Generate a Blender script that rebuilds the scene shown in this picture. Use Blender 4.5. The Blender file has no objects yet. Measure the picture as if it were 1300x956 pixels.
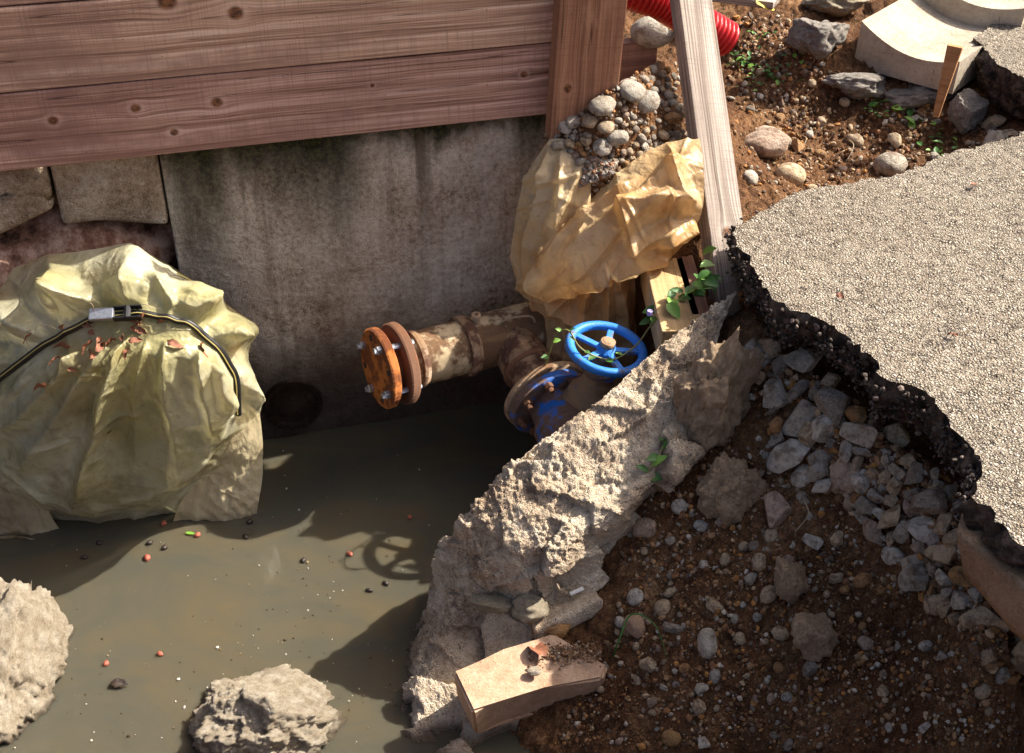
import bpy, bmesh, math, random
import numpy as np
from mathutils import Vector, Matrix, geometry

random.seed(7); RNG = np.random.default_rng(11)
S = bpy.context.scene
COL = S.collection
R = math.radians

# ------------------------------------------------------------------ camera, sky, sun, exposure
CAM_H, PITCH, FPX = 2.2, R(34.0), 1600.0
cd = bpy.data.cameras.new('camera'); cam = bpy.data.objects.new('camera', cd); COL.objects.link(cam)
cam.location = (0, 0, CAM_H); cam.rotation_euler = (R(90) - PITCH, 0, 0)
cd.sensor_width = 36; cd.lens = 36 * FPX / 1300; cd.clip_start = 0.05; cd.clip_end = 500
S.camera = cam
S.render.resolution_x, S.render.resolution_y = 1024, 753
SUN_EL, SUN_AZ = R(43), math.atan2(1.0, 0.40)        # azimuth measured from +Y towards +X
w = bpy.data.worlds.new('World'); S.world = w; w.use_nodes = True
nt = w.node_tree; bg = nt.nodes['Background']
sky = nt.nodes.new('ShaderNodeTexSky'); sky.sky_type = 'NISHITA'; sky.sun_disc = False
sky.air_density = 0.6; sky.dust_density = 6.0; sky.ozone_density = 0.2; sky.sun_elevation = SUN_EL; sky.sun_rotation = SUN_AZ
nt.links.new(sky.outputs[0], bg.inputs[0]); bg.inputs[1].default_value = 0.105
ld = bpy.data.lights.new('sun', 'SUN'); ld.energy = 5.0; ld.angle = R(0.6); ld.color = (1.0, 0.94, 0.83)
sun = bpy.data.objects.new('sun', ld); COL.objects.link(sun)
sd = Vector((math.sin(SUN_AZ) * math.cos(SUN_EL), math.cos(SUN_AZ) * math.cos(SUN_EL), math.sin(SUN_EL)))
sun.rotation_euler = sd.to_track_quat('Z', 'Y').to_euler(); sun.location = sd * 20
S.view_settings.view_transform = 'Standard'; S.view_settings.look = 'None'
S.view_settings.exposure = 1.05; S.view_settings.gamma = 1

# ------------------------------------------------------------------ layout helpers (site survey: picture point + height or distance -> world)
FW = np.array([0, math.cos(PITCH), -math.sin(PITCH)]); UP = np.array([0, math.sin(PITCH), math.cos(PITCH)]); RT = np.array([1., 0, 0])
C0 = np.array([0, 0, CAM_H])
def rdir(px, py): return FW + RT * ((px - 650) / FPX) + UP * ((478 - py) / FPX)
def Z(px, py, z):
    d = rdir(px, py); return C0 + d * ((z - CAM_H) / d[2])
def Y(px, py, y):
    d = rdir(px, py); return C0 + d * (y / d[1])

# ------------------------------------------------------------------ numpy noise
def _h(ix, iy, iz, seed):
    n = (ix * 374761393 + iy * 668265263 + iz * 1274126177 + seed * 974711) & 0xffffffff
    n = ((n ^ (n >> 13)) * 1274126177) & 0xffffffff
    n = ((n ^ (n >> 16)) * 2246822519) & 0xffffffff
    return ((n ^ (n >> 15)) & 0xffff) / 32767.5 - 1.0
def vnoise(P, seed=0):
    P = np.asarray(P, float); i = np.floor(P).astype(np.int64); f = P - i; f = f * f * f * (f * (f * 6 - 15) + 10)
    x, y, z = i[..., 0], i[..., 1], i[..., 2]; fx, fy, fz = f[..., 0], f[..., 1], f[..., 2]
    r = 0
    for dx in (0, 1):
        for dy in (0, 1):
            for dz in (0, 1):
                r = r + _h(x + dx, y + dy, z + dz, seed) * (fx if dx else 1 - fx) * (fy if dy else 1 - fy) * (fz if dz else 1 - fz)
    return r
def fbm(P, scale, oc=4, seed=0, gain=0.5):
    P = np.asarray(P, float) * scale; a = 1; t = 0; s = 0
    for k in range(oc):
        t = t + a * vnoise(P * (2.03 ** k) + 17.3 * k, seed + k); s += a; a *= gain
    return t / s

# ------------------------------------------------------------------ object helpers
def tag(o, label=None, cat=None, group=None, kind=None):
    if label: o['label'] = label
    if cat: o['category'] = cat
    if group: o['group'] = group
    if kind: o['kind'] = kind
    return o
def link(name, me, mat=None, parent=None, smooth=False):
    o = bpy.data.objects.new(name, me); COL.objects.link(o)
    if mat is not None:
        me.materials.clear(); me.materials.append(mat)
    if smooth: me.polygons.foreach_set('use_smooth', [True] * len(me.polygons))
    if parent is not None: o.parent = parent
    return o
def mesh(name, V, F):
    me = bpy.data.meshes.new(name); me.from_pydata([tuple(v) for v in V], [], [tuple(f) for f in F]); me.update(); return me
def grid_faces(nv, nu, closed=False):
    F = []
    for j in range(nv - 1):
        for i in range(nu if closed else nu - 1):
            a = j * nu + i; b = j * nu + (i + 1) % nu
            F.append((a, b, b + nu, a + nu))
    return F
def grid_obj(name, G, mat, parent=None, closed=False, smooth=True, flip=False):
    nv, nu = G.shape[:2]; F = grid_faces(nv, nu, closed)
    if flip: F = [f[::-1] for f in F]
    return link(name, mesh(name, G.reshape(-1, 3), F), mat, parent, smooth)
def empty(name, loc=(0, 0, 0)):
    o = bpy.data.objects.new(name, None); COL.objects.link(o); o.location = loc; o.empty_display_size = 0.05; return o
def bm_obj(name, bm, mat, parent=None, smooth=False):
    me = bpy.data.meshes.new(name); bmesh.ops.recalc_face_normals(bm, faces=bm.faces); bm.to_mesh(me); bm.free()
    return link(name, me, mat, parent, smooth)
def frame(zaxis, xhint=(1, 0, 0)):
    z = Vector(zaxis).normalized(); x = Vector(xhint); x = (x - z * x.dot(z)).normalized(); y = z.cross(x)
    return Matrix((x, y, z)).transposed()
def catmull(P, n, closed=False):
    P = np.asarray(P, float); m = len(P)
    out = []
    ts = np.linspace(0, m if closed else m - 1, n, endpoint=not closed)
    for t in ts:
        i = int(math.floor(t)); 
        if not closed and i >= m - 1: i = m - 2
        f = t - i
        g = (lambda k: P[k % m]) if closed else (lambda k: P[min(max(k, 0), m - 1)])
        p0, p1, p2, p3 = g(i - 1), g(i), g(i + 1), g(i + 2)
        out.append(0.5 * ((2 * p1) + (-p0 + p2) * f + (2 * p0 - 5 * p1 + 4 * p2 - p3) * f * f + (-p0 + 3 * p1 - 3 * p2 + p3) * f ** 3))
    return np.array(out)
def bicubic(CP, nv, nu, closed_u=False):
    CP = np.asarray(CP, float)
    rows = np.array([catmull(r, nu, closed_u) for r in CP])
    return np.array([catmull(rows[:, i], nv) for i in range(nu)]).transpose(1, 0, 2)
def normals(G, closed=False):
    if closed:
        du = np.roll(G, -1, 1) - np.roll(G, 1, 1)
    else: du = np.gradient(G, axis=1)
    dv = np.gradient(G, axis=0); n = np.cross(du, dv); return n / (np.linalg.norm(n, axis=2, keepdims=True) + 1e-9)
def tube(name, pts, rad, mat, parent=None, seg=8, n=None):
    pts = catmull(pts, n or max(8, len(pts) * 6)); rad = np.interp(np.linspace(0, 1, len(pts)), np.linspace(0, 1, len(np.atleast_1d(rad))), np.atleast_1d(rad))
    t = np.gradient(pts, axis=0); t /= np.linalg.norm(t, axis=1, keepdims=True) + 1e-9
    up = np.array([0.13, 0.2, 1.0]); G = []
    for p, d, r in zip(pts, t, rad):
        a = np.cross(d, up); a /= np.linalg.norm(a) + 1e-9; b = np.cross(d, a)
        G.append([p + r * (math.cos(q) * a + math.sin(q) * b) for q in np.linspace(0, 2 * math.pi, seg, endpoint=False)])
    return grid_obj(name, np.array(G), mat, parent, closed=True)
def lathe(name, prof, mat, parent=None, seg=48, origin=(0, 0, 0), axis=(0, 0, 1), rough=0.0, seed=1, smooth=True, sharp=True):
    """prof: list of (radius, t along axis)"""
    M = np.array(frame(axis)); o = np.array(origin); G = []
    if sharp:
        p2 = []
        for k, (r, t) in enumerate(prof):
            p2.append((r, t))
            if 0 < k < len(prof) - 1: p2.append((r, t))
        prof = p2
    for r, t in prof:
        G.append([o + M @ np.array([r * math.cos(q), r * math.sin(q), t]) for q in np.linspace(0, 2 * math.pi, seg, endpoint=False)])
    G = np.array(G)
    if rough:
        G += (fbm(G, 40, 3, seed)[..., None]) * rough * (M @ np.array([0.3, 0.3, 0.3]))
    return grid_obj(name, G, mat, parent, closed=True, smooth=smooth)
def box_bm(bm, L, Wd, T, M=Matrix(), bev=0.004, seg=2):
    r = bmesh.ops.create_cube(bm, size=1.0, matrix=M @ Matrix.Diagonal((L, Wd, T, 1)))
    if bev:
        es = list({e for v in r['verts'] for e in v.link_edges})
        bmesh.ops.bevel(bm, geom=es, offset=bev, segments=seg, affect='EDGES', profile=0.6)
def hexprism(r, h, M):
    bm = bmesh.new(); bmesh.ops.create_cone(bm, cap_ends=True, segments=6, radius1=r, radius2=r, depth=h, matrix=M)
    bmesh.ops.bevel(bm, geom=list(bm.edges), offset=r * 0.12, segments=1, affect='EDGES'); return bm

# ------------------------------------------------------------------ material helpers
class NT:
    def __init__(s, name):
        s.m = bpy.data.materials.new(name); s.m.use_nodes = True; s.t = s.m.node_tree; s.b = s.t.nodes['Principled BSDF']; s.out = s.t.nodes['Material Output']
        s.co = s.n('ShaderNodeTexCoord').outputs['Object']
        s.geo = None
    def n(s, k, **p):
        x = s.t.nodes.new(k)
        for a, v in p.items(): setattr(x, a, v)
        return x
    def l(s, a, b): s.t.links.new(a, b)
    def put(s, sock, v):
        if isinstance(v, bpy.types.NodeSocket): s.l(v, sock)
        else: sock.default_value = v
    def math(s, op, a, b=0.0, c=0.0, clamp=False):
        x = s.n('ShaderNodeMath', operation=op, use_clamp=clamp); s.put(x.inputs[0], a); s.put(x.inputs[1], b); s.put(x.inputs[2], c); return x.outputs[0]
    def noise(s, scale, detail=4, rough=0.55, vec=None, dist=0.0, col=False):
        x = s.n('ShaderNodeTexNoise'); x.inputs['Scale'].default_value = scale; x.inputs['Detail'].default_value = detail
        x.inputs['Roughness'].default_value = rough; x.inputs['Distortion'].default_value = dist; s.l(vec or s.co, x.inputs['Vector'])
        return x.outputs['Color' if col else 'Fac']
    def vor(s, scale, feature='F1', out='Distance', vec=None, rnd=1.0):
        x = s.n('ShaderNodeTexVoronoi', feature=feature); x.inputs['Scale'].default_value = scale; x.inputs['Randomness'].default_value = rnd
        s.l(vec or s.co, x.inputs['Vector']); return x.outputs[out]
    def ramp(s, fac, stops, interp='LINEAR'):
        x = s.n('ShaderNodeValToRGB'); e = x.color_ramp.elements; x.color_ramp.interpolation = interp
        while len(e) < len(stops): e.new(0.5)
        for q, (p, c) in zip(e, stops):
            q.position = p; q.color = (*c, 1) if len(c) == 3 else c
        s.put(x.inputs[0], fac); return x.outputs[0]
    def step(s, fac, lo, hi):
        x = s.n('ShaderNodeMapRange', interpolation_type='SMOOTHSTEP'); s.put(x.inputs[0], fac); x.inputs[1].default_value = lo; x.inputs[2].default_value = hi; return x.outputs[0]
    def mix(s, fac, a, b, mode='MIX'):
        x = s.n('ShaderNodeMix', data_type='RGBA', blend_type=mode); s.put(x.inputs[0], fac)
        for k, v in ((6, a), (7, b)):
            if isinstance(v, tuple): v = (*v, 1)[:4]
            s.put(x.inputs[k], v)
        return x.outputs[2]
    def map(s, scale=(1, 1, 1), loc=(0, 0, 0), vec=None):
        x = s.n('ShaderNodeMapping'); x.inputs['Scale'].default_value = scale; x.inputs['Location'].default_value = loc; s.l(vec or s.co, x.inputs['Vector']); return x.outputs[0]
    def xyz(s, vec=None):
        x = s.n('ShaderNodeSeparateXYZ'); s.l(vec or s.co, x.inputs[0]); return x.outputs
    def cxyz(s, a, b, c):
        x = s.n('ShaderNodeCombineXYZ'); s.put(x.inputs[0], a); s.put(x.inputs[1], b); s.put(x.inputs[2], c); return x.outputs[0]
    def bump(s, h, dist=0.01, strength=1.0, prev=None):
        x = s.n('ShaderNodeBump'); x.inputs['Strength'].default_value = strength; x.inputs['Distance'].default_value = dist; s.l(h, x.inputs['Height'])
        if prev: s.l(prev, x.inputs['Normal'])
        return x.outputs[0]
    def rnd(s): return s.n('ShaderNodeObjectInfo').outputs['Random']
    def fin(s, col=None, rough=0.8, nrm=None, spec=0.3, **kw):
        s.put(s.b.inputs['Base Color'], (*col, 1) if isinstance(col, tuple) else col); s.put(s.b.inputs['Roughness'], rough)
        s.b.inputs['Specular IOR Level'].default_value = spec
        if nrm: s.l(nrm, s.b.inputs['Normal'])
        for k, v in kw.items(): s.put(s.b.inputs[k.replace('_', ' ')], v)
        return s.m

def mat_wood(name, cols, knots=(), grey=0.0, contrast=1.0, gl=1.0, warm=None):
    """cols dark, mid, light; knots (u, v, r) in object x / z"""
    n = NT(name); X, Yc, Zc = n.xyz()
    z = Zc; core = None; halo = None
    for (u, v, r) in knots:
        du = n.math('DIVIDE', n.math('SUBTRACT', X, u), r * 2.6); dv = n.math('DIVIDE', n.math('SUBTRACT', Zc, v), r * 1.7)
        d2 = n.math('ADD', n.math('MULTIPLY', du, du), n.math('MULTIPLY', dv, dv))
        e = n.math('POWER', 2.718, n.math('MULTIPLY', d2, -1.0))
        z = n.math('ADD', z, n.math('MULTIPLY', n.math('MULTIPLY', dv, e), -r * 1.15))
        rr = n.math('SQRT', n.math('ADD', n.math('POWER', n.math('DIVIDE', n.math('SUBTRACT', X, u), r * 1.15), 2), n.math('POWER', n.math('DIVIDE', n.math('SUBTRACT', Zc, v), r), 2)))
        cmask = n.math('SUBTRACT', 1.0, n.step(rr, 0.55, 1.1))
        core = cmask if core is None else n.math('MAXIMUM', core, cmask)
        hm = n.math('MULTIPLY', n.step(rr, 0.7, 1.15), n.math('SUBTRACT', 1.0, n.step(rr, 1.2, 2.1))); halo = hm if halo is None else n.math('MAXIMUM', halo, hm)
    wob = n.noise(1.3, 2, 0.5, n.map((1.0, 2, 2)))
    z2 = n.math('ADD', z, n.math('MULTIPLY', n.math('SUBTRACT', wob, 0.5), 0.035))
    v1 = n.cxyz(n.math('MULTIPLY', X, 1.2 * gl), n.math('MULTIPLY', z2, 55), n.math('MULTIPLY', Yc, 30))
    g1 = n.noise(1.0, 5, 0.6, v1)
    v2 = n.cxyz(n.math('MULTIPLY', X, 2 * gl), n.math('MULTIPLY', z2, 230), n.math('MULTIPLY', Yc, 120))
    g2 = n.noise(1.0, 3, 0.6, v2)
    g = n.math('ADD', n.math('MULTIPLY', g1, 0.5), n.math('MULTIPLY', g2, 0.5))
    c = n.ramp(g, [(0.5 - 0.17 / contrast, cols[0]), (0.5, cols[1]), (0.5 + 0.17 / contrast, cols[2])])
    saw = n.noise(1.0, 2, 0.5, n.map((260, 6, 6)))
    c = n.mix(n.math('MULTIPLY', n.step(saw, 0.48, 0.72), 0.38), c, tuple(q * 0.55 for q in cols[1]))
    blot = n.noise(2.2, 5, 0.62, n.map((1, 2.2, 2.2), (4, 2, 1)))
    c = n.mix(n.math('MULTIPLY', n.step(blot, 0.46, 0.66), 0.8), c, tuple(q * s_ for q, s_ in zip(cols[1], (0.55, 0.5, 0.55))))
    blot2 = n.noise(5.0, 5, 0.65, n.map((1, 2.0, 2.0), (9, 1, 3)))
    c = n.mix(n.math('MULTIPLY', n.step(blot2, 0.5, 0.75), 0.5), c, warm or tuple(min(1, q * 1.35) for q in cols[2]))
    spl = n.noise(1.0, 2, .4, n.map((.9, 60, 42), (3, 1, 7))); c = n.mix(n.math('MULTIPLY', n.math('SUBTRACT', 1, n.step(n.math('ABSOLUTE', n.math('SUBTRACT', spl, .62)), .0, .012)), .75), c, tuple(q * .3 for q in cols[0])); spk = n.vor(55, vec=n.map((0.5, 1, 1))); c = n.mix(n.math('MULTIPLY', n.math('SUBTRACT', 1, n.step(spk, 0.03, 0.10)), 0.55), c, tuple(q * 0.25 for q in cols[0]))
    h = n.math('ADD', g, n.math('MULTIPLY', saw, 0.25))
    if core is not None:
        c = n.mix(n.math('MULTIPLY', halo, 0.18), c, tuple(min(1, q * 1.15) for q in cols[2]))
        kc = n.mix(n.step(n.noise(110, 4, 0.6), .4, .6), (0.045, 0.016, 0.007), (0.24, 0.095, 0.035)); c = n.mix(n.math('MULTIPLY', core, 0.9), c, kc)
    return n.fin(c, 0.78, n.bump(h, 0.004, 0.6), 0.2)

def mat_concrete(name, dark, mid, light, spots=0.5, bumpd=0.006, scale=1.0, moss=0.0, wet=False):
    n = NT(name); wm = None
    a = n.noise(7 * scale, 6, 0.65); b = n.noise(60 * scale, 5, 0.65); c = n.noise(240 * scale, 3, 0.6)
    f = n.math('ADD', n.math('MULTIPLY', a, 0.5), n.math('ADD', n.math('MULTIPLY', b, 0.3), n.math('MULTIPLY', c, 0.2)))
    col = n.ramp(f, [(0.36, dark), (0.5, mid), (0.64, light)])
    pit = n.vor(130 * scale); pm = n.math('SUBTRACT', 1, n.step(pit, 0.12, 0.3)); pn = n.step(n.noise(30 * scale, 3), 0.5, 0.62)
    pm = n.math('MULTIPLY', pm, pn)
    col = n.mix(n.math('MULTIPLY', pm, spots), col, tuple(q * 0.35 for q in dark))
    if moss: col = n.mix(n.math('MULTIPLY', n.step(n.noise(14, 5, 0.7, n.map(loc=(3, 8, 1))), 0.55, 0.7), moss), col, (0.12, 0.10, 0.012))
    if wet:
        gz = n.xyz(n.n('ShaderNodeNewGeometry').outputs['Position'])[2]
        wm = n.math('SUBTRACT', 1, n.step(n.math('ADD', gz, n.math('MULTIPLY', n.math('SUBTRACT', n.noise(9 * scale, 4, .6), .5), .03)), .002, .022)); col = n.mix(n.math('MULTIPLY', wm, .8), col, tuple(q * .3 for q in dark))
    h = n.math('ADD', n.math('MULTIPLY', b, 0.6), n.math('SUBTRACT', n.math('MULTIPLY', c, 0.4), n.math('MULTIPLY', pm, 0.4)))
    return n.fin(col, 0.9 if wm is None else n.math('SUBTRACT', .9, n.math('MULTIPLY', wm, .5)), n.bump(h, bumpd, 0.9), 0.2)

def mat_stone(name, stops, vein=0.5, spec=0.35):
    n = NT(name); r = n.rnd()
    base = n.ramp(r, stops)
    off = n.n('ShaderNodeVectorMath', operation='ADD'); n.l(n.co, off.inputs[0]); n.l(n.cxyz(n.math('MULTIPLY', r, 40), n.math('MULTIPLY', r, 17), n.math('MULTIPLY', r, 71)), off.inputs[1]); P = off.outputs[0]
    a = n.noise(2.4, 6, 0.68, P); b = n.noise(11, 5, 0.68, P); g = n.noise(34, 3, .6, P)
    col = n.mix(n.step(a, 0.38, 0.66), base, n.mix(0.55, base, (0.03, 0.02, 0.012)))
    col = n.mix(n.math('MULTIPLY', n.step(b, 0.42, 0.62), 0.55), col, n.mix(0.5, base, (0.62, 0.54, 0.42)))
    ve = n.noise(1.6, 3, 0.5, n.map((1, 1, 2.6), vec=P), 1.4); vm = n.math('SUBTRACT', 1, n.step(n.math('ABSOLUTE', n.math('SUBTRACT', ve, 0.5)), 0.0, 0.03))
    col = n.mix(n.math('MULTIPLY', vm, vein * 0.8), col, (0.55, 0.51, 0.44))
    dirt = n.noise(1.5, 5, 0.65, n.map(loc=(5, 5, 5), vec=P)); col = n.mix(n.math('MULTIPLY', n.step(dirt, 0.48, 0.66), 0.7), col, (0.13, 0.062, 0.024))
    h = n.math('ADD', n.math('MULTIPLY', a, 0.8), n.math('ADD', n.math('MULTIPLY', b, 0.4), n.math('MULTIPLY', g, .12)))
    return n.fin(col, 0.75, n.bump(h, 0.02, 0.8), spec)

def mat_plain(name, col, rough=0.5, metal=0.0, var=0.25, scale=60, bumpd=0.0008, spec=0.5):
    n = NT(name); a = n.noise(scale, 4, 0.6)
    c = n.mix(n.math('MULTIPLY', n.step(a, 0.4, 0.7), var), col, tuple(q * 0.35 for q in col))
    return n.fin(c, rough, n.bump(a, bumpd, 0.7), spec, Metallic=metal)

MT = {}
# planks: knots per plank, in plank object coordinates
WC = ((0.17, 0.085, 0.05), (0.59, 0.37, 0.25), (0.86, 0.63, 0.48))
WARM = (0.62, 0.39, 0.25)
MT['post'] = mat_wood('post_wood', ((0.15, 0.062, 0.036), (0.34, 0.165, 0.095), (0.47, 0.26, 0.16)), [(0.1, 0.05, 0.012)], contrast=0.9, gl=0.8)
MT['prop'] = mat_wood('weathered_wood', ((0.10, 0.07, 0.055), (0.30, 0.245, 0.205), (0.46, 0.40, 0.35)), [(-0.62, 0.0, 0.018)], contrast=1.3, gl=0.8, warm=(0.44, 0.36, 0.31))
MT['board'] = mat_wood('pine_board', ((0.36, 0.22, 0.10), (0.55, 0.37, 0.18), (0.68, 0.5, 0.28)), [], contrast=0.7)
MT['dull_board'] = mat_wood('dull_board', ((0.13, 0.065, 0.045), (0.27, 0.145, 0.10), (0.38, 0.22, 0.16)), [], contrast=0.8)
MT['stake'] = mat_wood('stake_wood', ((0.28, 0.12, 0.045), (0.46, 0.23, 0.10), (0.58, 0.34, 0.16)), [], contrast=0.9)
MT['chunk'] = mat_concrete('broken_concrete', (0.27, 0.17, 0.105), (0.62, 0.49, 0.35), (0.86, 0.76, 0.61), 0.8, 0.022, wet=True)
MT['pale'] = mat_concrete('pale_concrete', (0.34, 0.26, 0.17), (0.58, 0.48, 0.34), (0.75, 0.66, 0.5), 0.85, 0.02, moss=0.35)
MT['shore'] = mat_concrete('shore_rock', (0.30, 0.22, 0.14), (0.58, 0.48, 0.35), (0.88, 0.80, 0.66), 0.7, 0.025, 1.0, moss=0.3, wet=True)
MT['channel'] = mat_concrete('channel_concrete', (0.28, 0.21, 0.145), (0.43, 0.36, 0.275), (0.55, 0.48, 0.38), 0.8, 0.006)
MT['lump'] = mat_concrete('conglomerate', (0.30, 0.17, 0.085), (0.74, 0.53, 0.34), (0.88, 0.70, 0.50), 0.7, 0.03, 1.2)
MT['greylump'] = mat_concrete('grey_rubble', (0.17, 0.13, 0.10), (0.42, 0.37, 0.32), (0.68, 0.63, 0.57), 0.9, 0.02, 1.2)
MT['block'] = mat_concrete('block_stone', (0.14, 0.085, 0.05), (0.43, 0.32, 0.22), (0.68, 0.58, 0.47), 0.9, 0.014, moss=0.25)
MT['tile'] = mat_concrete('terracotta_block', (0.30, 0.17, 0.10), (0.45, 0.29, 0.19), (0.58, 0.42, 0.30), 0.3, 0.003)
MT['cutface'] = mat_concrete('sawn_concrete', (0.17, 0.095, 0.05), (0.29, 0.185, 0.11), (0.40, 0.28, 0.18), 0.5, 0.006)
def mat_wall():
    n = NT('stained_concrete_wall'); X, Yc, Zc = n.xyz()      # x along the wall, z height above water
    a = n.noise(4, 6, 0.68); b = n.noise(75, 5, 0.7); c = n.noise(260, 3, 0.6)
    f = n.math('ADD', n.math('MULTIPLY', a, 0.45), n.math('ADD', n.math('MULTIPLY', b, 0.35), n.math('MULTIPLY', c, 0.2)))
    col = n.ramp(f, [(0.38, (0.15, 0.09, 0.055)), (0.455, (0.46, 0.35, 0.255)), (0.57, (0.76, 0.65, 0.53))])
    wh = n.noise(3.0, 4, 0.6, n.map((2.4, 1, 0.9), (3, 0, 2))); col = n.mix(n.math('MULTIPLY', n.step(wh, 0.55, 0.75), 0.5), col, (0.58, 0.51, 0.43))
    drip = n.noise(1.0, 4, 0.6, n.map((11, 1, 0.9))); dr = n.step(drip, 0.52, 0.68)
    top = n.step(Zc, 0.45, 0.9)
    col = n.mix(n.math('MULTIPLY', n.math('MULTIPLY', dr, top), 0.8), col, (0.07, 0.052, 0.022))
    vs = n.noise(1.0, 5, 0.65, n.map((26, 1, 1.3), (5, 0, 3))); col = n.mix(n.math('MULTIPLY', n.step(vs, 0.5, 0.68), 0.3), col, (0.17, 0.10, 0.06)); vw = n.noise(1.0, 5, 0.65, n.map((15, 1, 2.2), (8, 0, 9))); col = n.mix(n.math('MULTIPLY', n.step(vw, 0.52, 0.7), 0.55), col, (0.66, 0.57, 0.47))
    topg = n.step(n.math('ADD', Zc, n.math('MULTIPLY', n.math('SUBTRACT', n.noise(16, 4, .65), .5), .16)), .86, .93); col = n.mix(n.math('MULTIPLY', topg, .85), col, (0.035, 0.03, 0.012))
    m1 = n.noise(1.0, 5, 0.65, n.map((5.5, 1, 1.6), (1.7, 0, 0.4)))
    for (u, wd, lo) in ((-0.83, 0.08, 0.36), (-0.50, 0.10, 0.50), (-0.66, 0.12, .66), (0.05, .06, .66), (-.2, .14, .80)):
        g = n.math('SUBTRACT', 1, n.step(n.math('ABSOLUTE', n.math('SUBTRACT', X, u)), wd * 0.3, wd * 1.5))
        g = n.math('MULTIPLY', g, n.step(n.math('ADD', Zc, n.math('MULTIPLY', n.math('SUBTRACT', m1, 0.5), 0.55)), lo, 0.93))
        col = n.mix(n.math('MULTIPLY', g, 0.93), col, n.mix(n.step(b, 0.45, 0.6), (0.012, 0.014, 0.004), (0.055, 0.058, 0.010)))
    wet = n.math('SUBTRACT', 1, n.step(n.math('ADD', Zc, n.math('MULTIPLY', n.math('SUBTRACT', n.noise(6, 4, 0.6), 0.5), 0.2)), 0.16, 0.40))
    col = n.mix(n.math('MULTIPLY', wet, 0.9), col, n.mix(n.noise(30, 4), (0.016, 0.009, 0.006), (0.05, 0.025, 0.015)))
    red = n.step(n.noise(2.5, 4, 0.6, n.map((1, 1, 1.5), (7, 0, 0))), 0.5, 0.7); rb = n.math('MULTIPLY', red, n.math('SUBTRACT', 1, n.step(Zc, 0.35, 0.7)))
    col = n.mix(n.math('MULTIPLY', rb, 0.75), col, (0.14, 0.05, 0.02))
    return n.fin(col, n.math('SUBTRACT', 0.92, n.math('MULTIPLY', wet, 0.25)), n.bump(n.math('ADD', n.math('MULTIPLY', b, 0.7), n.math('MULTIPLY', c, 0.3)), 0.014, 1.0), 0.25)
MT['wall'] = mat_wall()
def mat_soil():
    n = NT('dark_red_soil'); a = n.noise(5, 6, 0.65); b = n.noise(55, 6, 0.7); c = n.noise(300, 3, 0.6)
    f = n.math('ADD', n.math('MULTIPLY', a, 0.35), n.math('ADD', n.math('MULTIPLY', b, 0.4), n.math('MULTIPLY', c, 0.25)))
    col = n.ramp(f, [(0.39, (0.026, 0.012, 0.006)), (0.47, (0.105, 0.049, 0.022)), (0.54, (0.205, 0.102, 0.046)), (0.64, (0.42, 0.26, 0.135))])
    red = n.step(n.noise(3.2, 4, 0.6, n.map(loc=(2, 9, 4))), 0.45, 0.7); col = n.mix(n.math('MULTIPLY', red, 0.45), col, (0.11, 0.036, 0.013))
    v = n.vor(120, out='Color'); vd = n.vor(120); sp = n.math('MULTIPLY', n.math('SUBTRACT', 1, n.step(vd, 0.2, 0.36)), n.step(n.noise(40, 2, 0.5, n.map(loc=(1, 4, 2))), 0.5, 0.6))
    sr = n.n('ShaderNodeSeparateColor'); n.l(v, sr.inputs[0])
    col = n.mix(n.math('MULTIPLY', sp, 0.8), col, n.ramp(sr.outputs[0], [(0, (0.25, 0.13, 0.06)), (0.4, (0.3, 0.2, 0.12)), (0.8, (0.38, 0.34, 0.28)), (1, (0.5, 0.27, 0.08))]))
    h = n.math('ADD', n.math('MULTIPLY', b, 0.6), n.math('ADD', n.math('MULTIPLY', c, 0.3), n.math('MULTIPLY', sp, 0.5)))
    return n.fin(col, 0.93, n.bump(h, 0.022, 1.0), 0.15)
MT['soil'] = mat_soil()
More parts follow.
